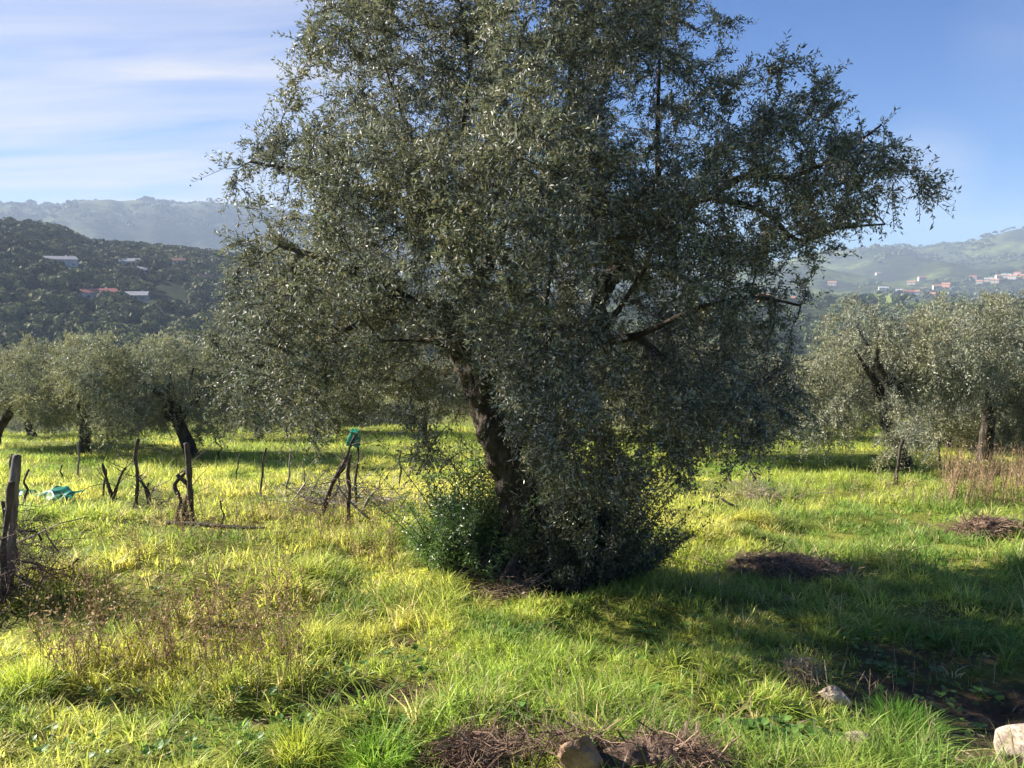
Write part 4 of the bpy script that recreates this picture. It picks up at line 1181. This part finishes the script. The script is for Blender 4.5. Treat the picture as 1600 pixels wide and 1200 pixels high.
def tufts(nt, per, y0, y1, spread, L0, Wd, seg, rng, dens_pow=1.0):
    x, y = sample_xy(nt, y0, y1, rng)
    bare = bareness(x, y)
    pat = .62 + 2.0 * fbm(x, y, .75, 15.0, 3)
    keep = (rng.random(len(x)) > bare * 1.05) & (rng.random(len(x)) < np.clip(pat, .18, 1))
    x, y, bare = x[keep], y[keep], bare[keep]
    hgt = np.clip(1 + 1.5 * fbm(x, y, .6, 22.0, 3), .4, 2.0) * (1 - .45 * bare)
    tl = L0 * hgt * (.6 + .8 * rng.random(len(x)))
    n = len(x); k_ = rng.poisson(per, n) + 1
    X = np.repeat(x, k_); Y = np.repeat(y, k_); TL = np.repeat(tl, k_)
    a = rng.random(len(X)) * 6.283; q = np.abs(rng.normal(size=len(X)))
    X = X + np.cos(a) * q * spread; Y = Y + np.sin(a) * q * spread
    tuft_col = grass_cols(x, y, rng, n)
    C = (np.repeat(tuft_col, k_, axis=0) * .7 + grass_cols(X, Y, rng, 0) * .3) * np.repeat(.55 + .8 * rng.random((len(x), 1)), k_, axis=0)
    ln = TL * (.45 + .75 * rng.random(len(X)))
    lean = .15 + .4 * q + .9 * rng.random(len(X)) ** 2
    return blade_block(X, Y, seg, ln, Wd * (.6 + .8 * rng.random(len(X))), lean, a + rng.normal(size=len(X)) * .5, C, rng)
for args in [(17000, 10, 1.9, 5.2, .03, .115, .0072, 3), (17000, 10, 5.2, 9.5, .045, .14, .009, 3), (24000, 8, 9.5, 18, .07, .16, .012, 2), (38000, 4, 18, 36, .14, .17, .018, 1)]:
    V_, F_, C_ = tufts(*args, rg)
    mb.add(V_, F_, col=C_)
print('grass verts', mb.n)
go = obj('grass', mb.mesh('grass', M_grass)); go['kind'] = 'stuff'; go['category'] = 'grass'
go['label'] = 'uneven bright yellow green grass covering the whole field'

# a few strong individual grass tufts
def tuft_thing(px, py, n, L0, rad, label, col, seed, wd=.0048):
    p = hit(px, py); r_ = np.random.default_rng(seed)
    a = r_.random(n) * 6.283; q = np.sqrt(r_.random(n))
    X = p[0] + np.cos(a) * q * rad; Y = p[1] + np.sin(a) * q * rad
    C = np.array(col) * (.7 + .6 * r_.random((n, 1)))
    V_, F_, C_ = blade_block(X, Y, 3, L0 * (.5 + .6 * r_.random(n)), np.full(n, wd), .1 + .5 * q + .8 * r_.random(n) ** 2, a + r_.normal(size=n) * .9, C, r_)
    o = obj('grass_tuft', make_mesh('grass_tuft', V_ - p, [F_], M_grass, C_)); o.location = p
    o['label'] = label; o['category'] = 'grass tuft'
tuft_thing(1415, 1150, 900, .20, .13, 'dense bright green grass tuft beside the dark hollow at the bottom right', (.16, .33, .04), 1)
tuft_thing(590, 1195, 420, .19, .11, 'strong green grass tuft left of the heap of dead roots at the bottom', (.24, .42, .05), 2)
tuft_thing(40, 1080, 380, .22, .13, 'tall bright yellow green grass tuft near the left edge of the foreground', (.40, .52, .06), 3)
tuft_thing(470, 1180, 300, .17, .11, 'yellow green grass tuft in the left of centre foreground', (.45, .52, .07), 4)

# ------------------------------------------------------------------ dry weeds
def dry_weeds(name, n, region, hmin, hmax, rng, c1, c2, twigs, label, seedh=True, rad=.0022, lean=.18):
    (px0, px1, py0, py1) = region
    mb = MB(); cnt = 0
    pts = []
    while len(pts) < n:
        px = px0 + (px1 - px0) * rng.random(); py = py0 + (py1 - py0) * rng.random()
        p = hit(px, py)
        if fbm(np.array([p[0]]), np.array([p[1]]), .9, 31.0, 2)[0] > -.12: pts.append(p)
    pts = np.array(pts)
    h = hmin + (hmax - hmin) * rng.random(n)
    d = rng.normal(size=(n, 3)) * lean; d[:, 2] = 1
    t = np.linspace(0, 1, 4)
    b = rng.normal(size=(n, 3)) * .10; b[:, 2] = 0
    P_ = pts[:, None] + d[:, None] * (h[:, None] * t)[..., None] + b[:, None] * (h[:, None] * t ** 2)[..., None]
    D_ = np.diff(P_, axis=1)
    r0 = np.tile(rad * (1 - t[:-1] * .7), n); r1 = np.tile(rad * (1 - t[1:] * .7), n)
    V_, F_ = segs_mesh(P_[:, :-1].reshape(-1, 3), P_[:, 1:].reshape(-1, 3), r0, r1, D_.reshape(-1, 3), D_.reshape(-1, 3), 3)
    tt = rng.random((n, 1)); cc = np.asarray(c1) * (1 - tt) + np.asarray(c2) * tt
    mb.add(V_, F_, col=np.repeat(cc, 18, axis=0))
    m_ = n * twigs
    ii = np.repeat(np.arange(n), twigs); T = .3 + .7 * rng.random(m_)
    s_ = np.clip((T * 3).astype(int), 0, 2); f = T * 3 - s_
    B_ = P_[ii, s_] + D_[ii, s_] * f[:, None]
    dd = rng.normal(size=(m_, 3)); dd[:, 2] = np.abs(dd[:, 2]) + .5; dd /= np.linalg.norm(dd, axis=1, keepdims=True)
    E_ = B_ + dd * (h[ii] * (.08 + .25 * rng.random(m_)) * (1.2 - T))[:, None]
    V_, F_ = segs_mesh(B_, E_, np.full(m_, rad * .5), np.full(m_, rad * .25), dd, dd, 3)
    mb.add(V_, F_, col=np.repeat(cc[ii], 6, axis=0))
    if seedh:
        q = rng.random(m_) < .8; lnn = .014 + .02 * rng.random(q.sum())
        LV, LF, LC = leaves_mesh(E_[q], rng.normal(size=(q.sum(), 3)), lnn, lnn * .45, rng, cc[ii][q] * (1 + .8 * rng.random((q.sum(), 1))))
        mb.add(LV, LF, col=LC)
    o = obj(name, mb.mesh(name, M_dry)); o['kind'] = 'stuff'; o['category'] = 'dry weeds'; o['label'] = label
rd = np.random.default_rng(303)
dry_weeds('dry_weeds', 330, (60, 480, 900, 1090), .22, .5, rd, (.14, .09, .045), (.42, .31, .17), 14, 'brown dead weed stalks with seed heads standing in the grass at the left')
dry_weeds('dry_weeds', 300, (160, 620, 815, 900), .2, .5, rd, (.17, .11, .06), (.46, .35, .2), 10, 'brown dead weeds around the fallen pole and vine stakes')
dry_weeds('dry_weeds', 260, (40, 1560, 890, 1190), .10, .28, rd, (.25, .18, .10), (.50, .42, .28), 8, 'scattered straw coloured stems in the foreground grass', seedh=False)
dry_weeds('dry_reeds', 420, (1465, 1640, 742, 792), .35, .85, rd, (.28, .18, .10), (.52, .38, .24), 5, 'tan dry reeds and tall dead grass at the right edge', rad=.004, lean=.16)
dry_weeds('dry_reeds', 160, (1100, 1470, 765, 800), .15, .45, rd, (.28, .2, .12), (.5, .4, .26), 6, 'thin band of dry grass stems in the mid field on the right', rad=.003)

# dead leaves and straw lying between the blades
lx, ly = sample_xy(9000, 1.9, 9, rd)
kp = rd.random(len(lx)) < np.clip(.35 + bareness(lx, ly), 0, 1); lx, ly = lx[kp], ly[kp]
LP = np.stack([lx, ly, terr(lx, ly) + .012 + .03 * rd.random(len(lx))], 1)
LD = rd.normal(size=LP.shape); LD[:, 2] *= .25
q_ = rd.random((len(lx), 1)); lcol = np.array([.10, .065, .04]) * (1 - q_) + np.array([.50, .40, .27]) * q_
ll_ = np.where(rd.random(len(lx)) < .4, .09, .035) * (.6 + .8 * rd.random(len(lx)))
LV, LF, LC = leaves_mesh(LP, LD, ll_, np.minimum(ll_ * .35, .008), rd, lcol, up=3)
lo_ = obj('leaf_litter', make_mesh('leaf_litter', LV, [LF], M_dry, LC)); lo_['kind'] = 'stuff'; lo_['category'] = 'leaf litter'
lo_['label'] = 'brown dead leaves and straw lying between the grass blades'

# broad leaved weeds in the foreground
def broad(px0, px1, py0, py1, n, ls, label, rng):
    mb = MB()
    for _ in range(n):
        p = hit(px0 + (px1 - px0) * rng.random(), py0 + (py1 - py0) * rng.random())
        k_ = rng.integers(5, 10); a = rng.random(k_) * 6.283
        s_ = ls * (.5 + rng.random())
        for q in range(k_):
            d = np.array([math.cos(a[q]), math.sin(a[q]), .35 + .5 * rng.random()]); d /= np.linalg.norm(d)
            sd2 = np.array([-math.sin(a[q]), math.cos(a[q]), 0]); up = np.cross(sd2, d) * -1
            L_ = s_ * (.6 + .6 * rng.random()); st = p + d * L_ * .3 + [0, 0, .02]
            u = np.array([0, .25, .55, .8, 1.0]); w = np.array([0.05, .32, .36, .22, 0]) * L_
            mid = st + np.outer(u * L_, d) + np.outer(-.25 * L_ * u ** 2, [0, 0, 1])
            l_ = mid + sd2 * w[:, None] + np.array([0, 0, .05 * L_]); r_ = mid - sd2 * w[:, None] + np.array([0, 0, .05 * L_])
            V_ = np.concatenate([mid, l_, r_])
            F_ = []
            for e in range(4): F_ += [[e, e + 1, 6 + e, 5 + e], [e, 10 + e, 11 + e, e + 1]]
            mb.add(V_, F_, col=np.array([.7, .8, .7]) + .5 * rng.random())
    o = obj('broadleaf_weeds', mb.mesh('broadleaf_weeds', M_broad)); o['kind'] = 'stuff'; o['category'] = 'weeds'; o['label'] = label
broad(1080, 1330, 1135, 1200, 150, .034, 'low broad leaved green weeds at the bottom right of centre', np.random.default_rng(6))
broad(780, 880, 1120, 1140, 12, .05, 'small clump of broad green leaves above the heaps of dead roots', np.random.default_rng(7))
broad(20, 1580, 900, 1195, 520, .032, 'small broad leaved herbs scattered in the foreground grass', np.random.default_rng(8))

# ------------------------------------------------------------------ air
zmax = max(float(GZ.max()) + 12, 30); zmin = float(GZ.min()) - 1.5
V_, F_ = box((0, 0, (zmax + zmin) / 2), (7600, 7600, zmax - zmin))
hm, t_ = new_mat('haze_air')
ho = N(t_, 'ShaderNodeOutputMaterial'); hv = N(t_, 'ShaderNodeVolumePrincipled')
hv.inputs['Color'].default_value = (0.62, 0.77, 1.0, 1)
hv.inputs['Density'].default_value = 2.2e-4
hv.inputs['Anisotropy'].default_value = 0.0
t_.links.new(hv.outputs[0], ho.inputs['Volume'])
hz = obj('haze', make_mesh('haze', V_, [np.array(F_)], hm)); hz['kind'] = 'stuff'; hz['category'] = 'haze'
hz['label'] = 'thin blue haze lying over the valley and hills'
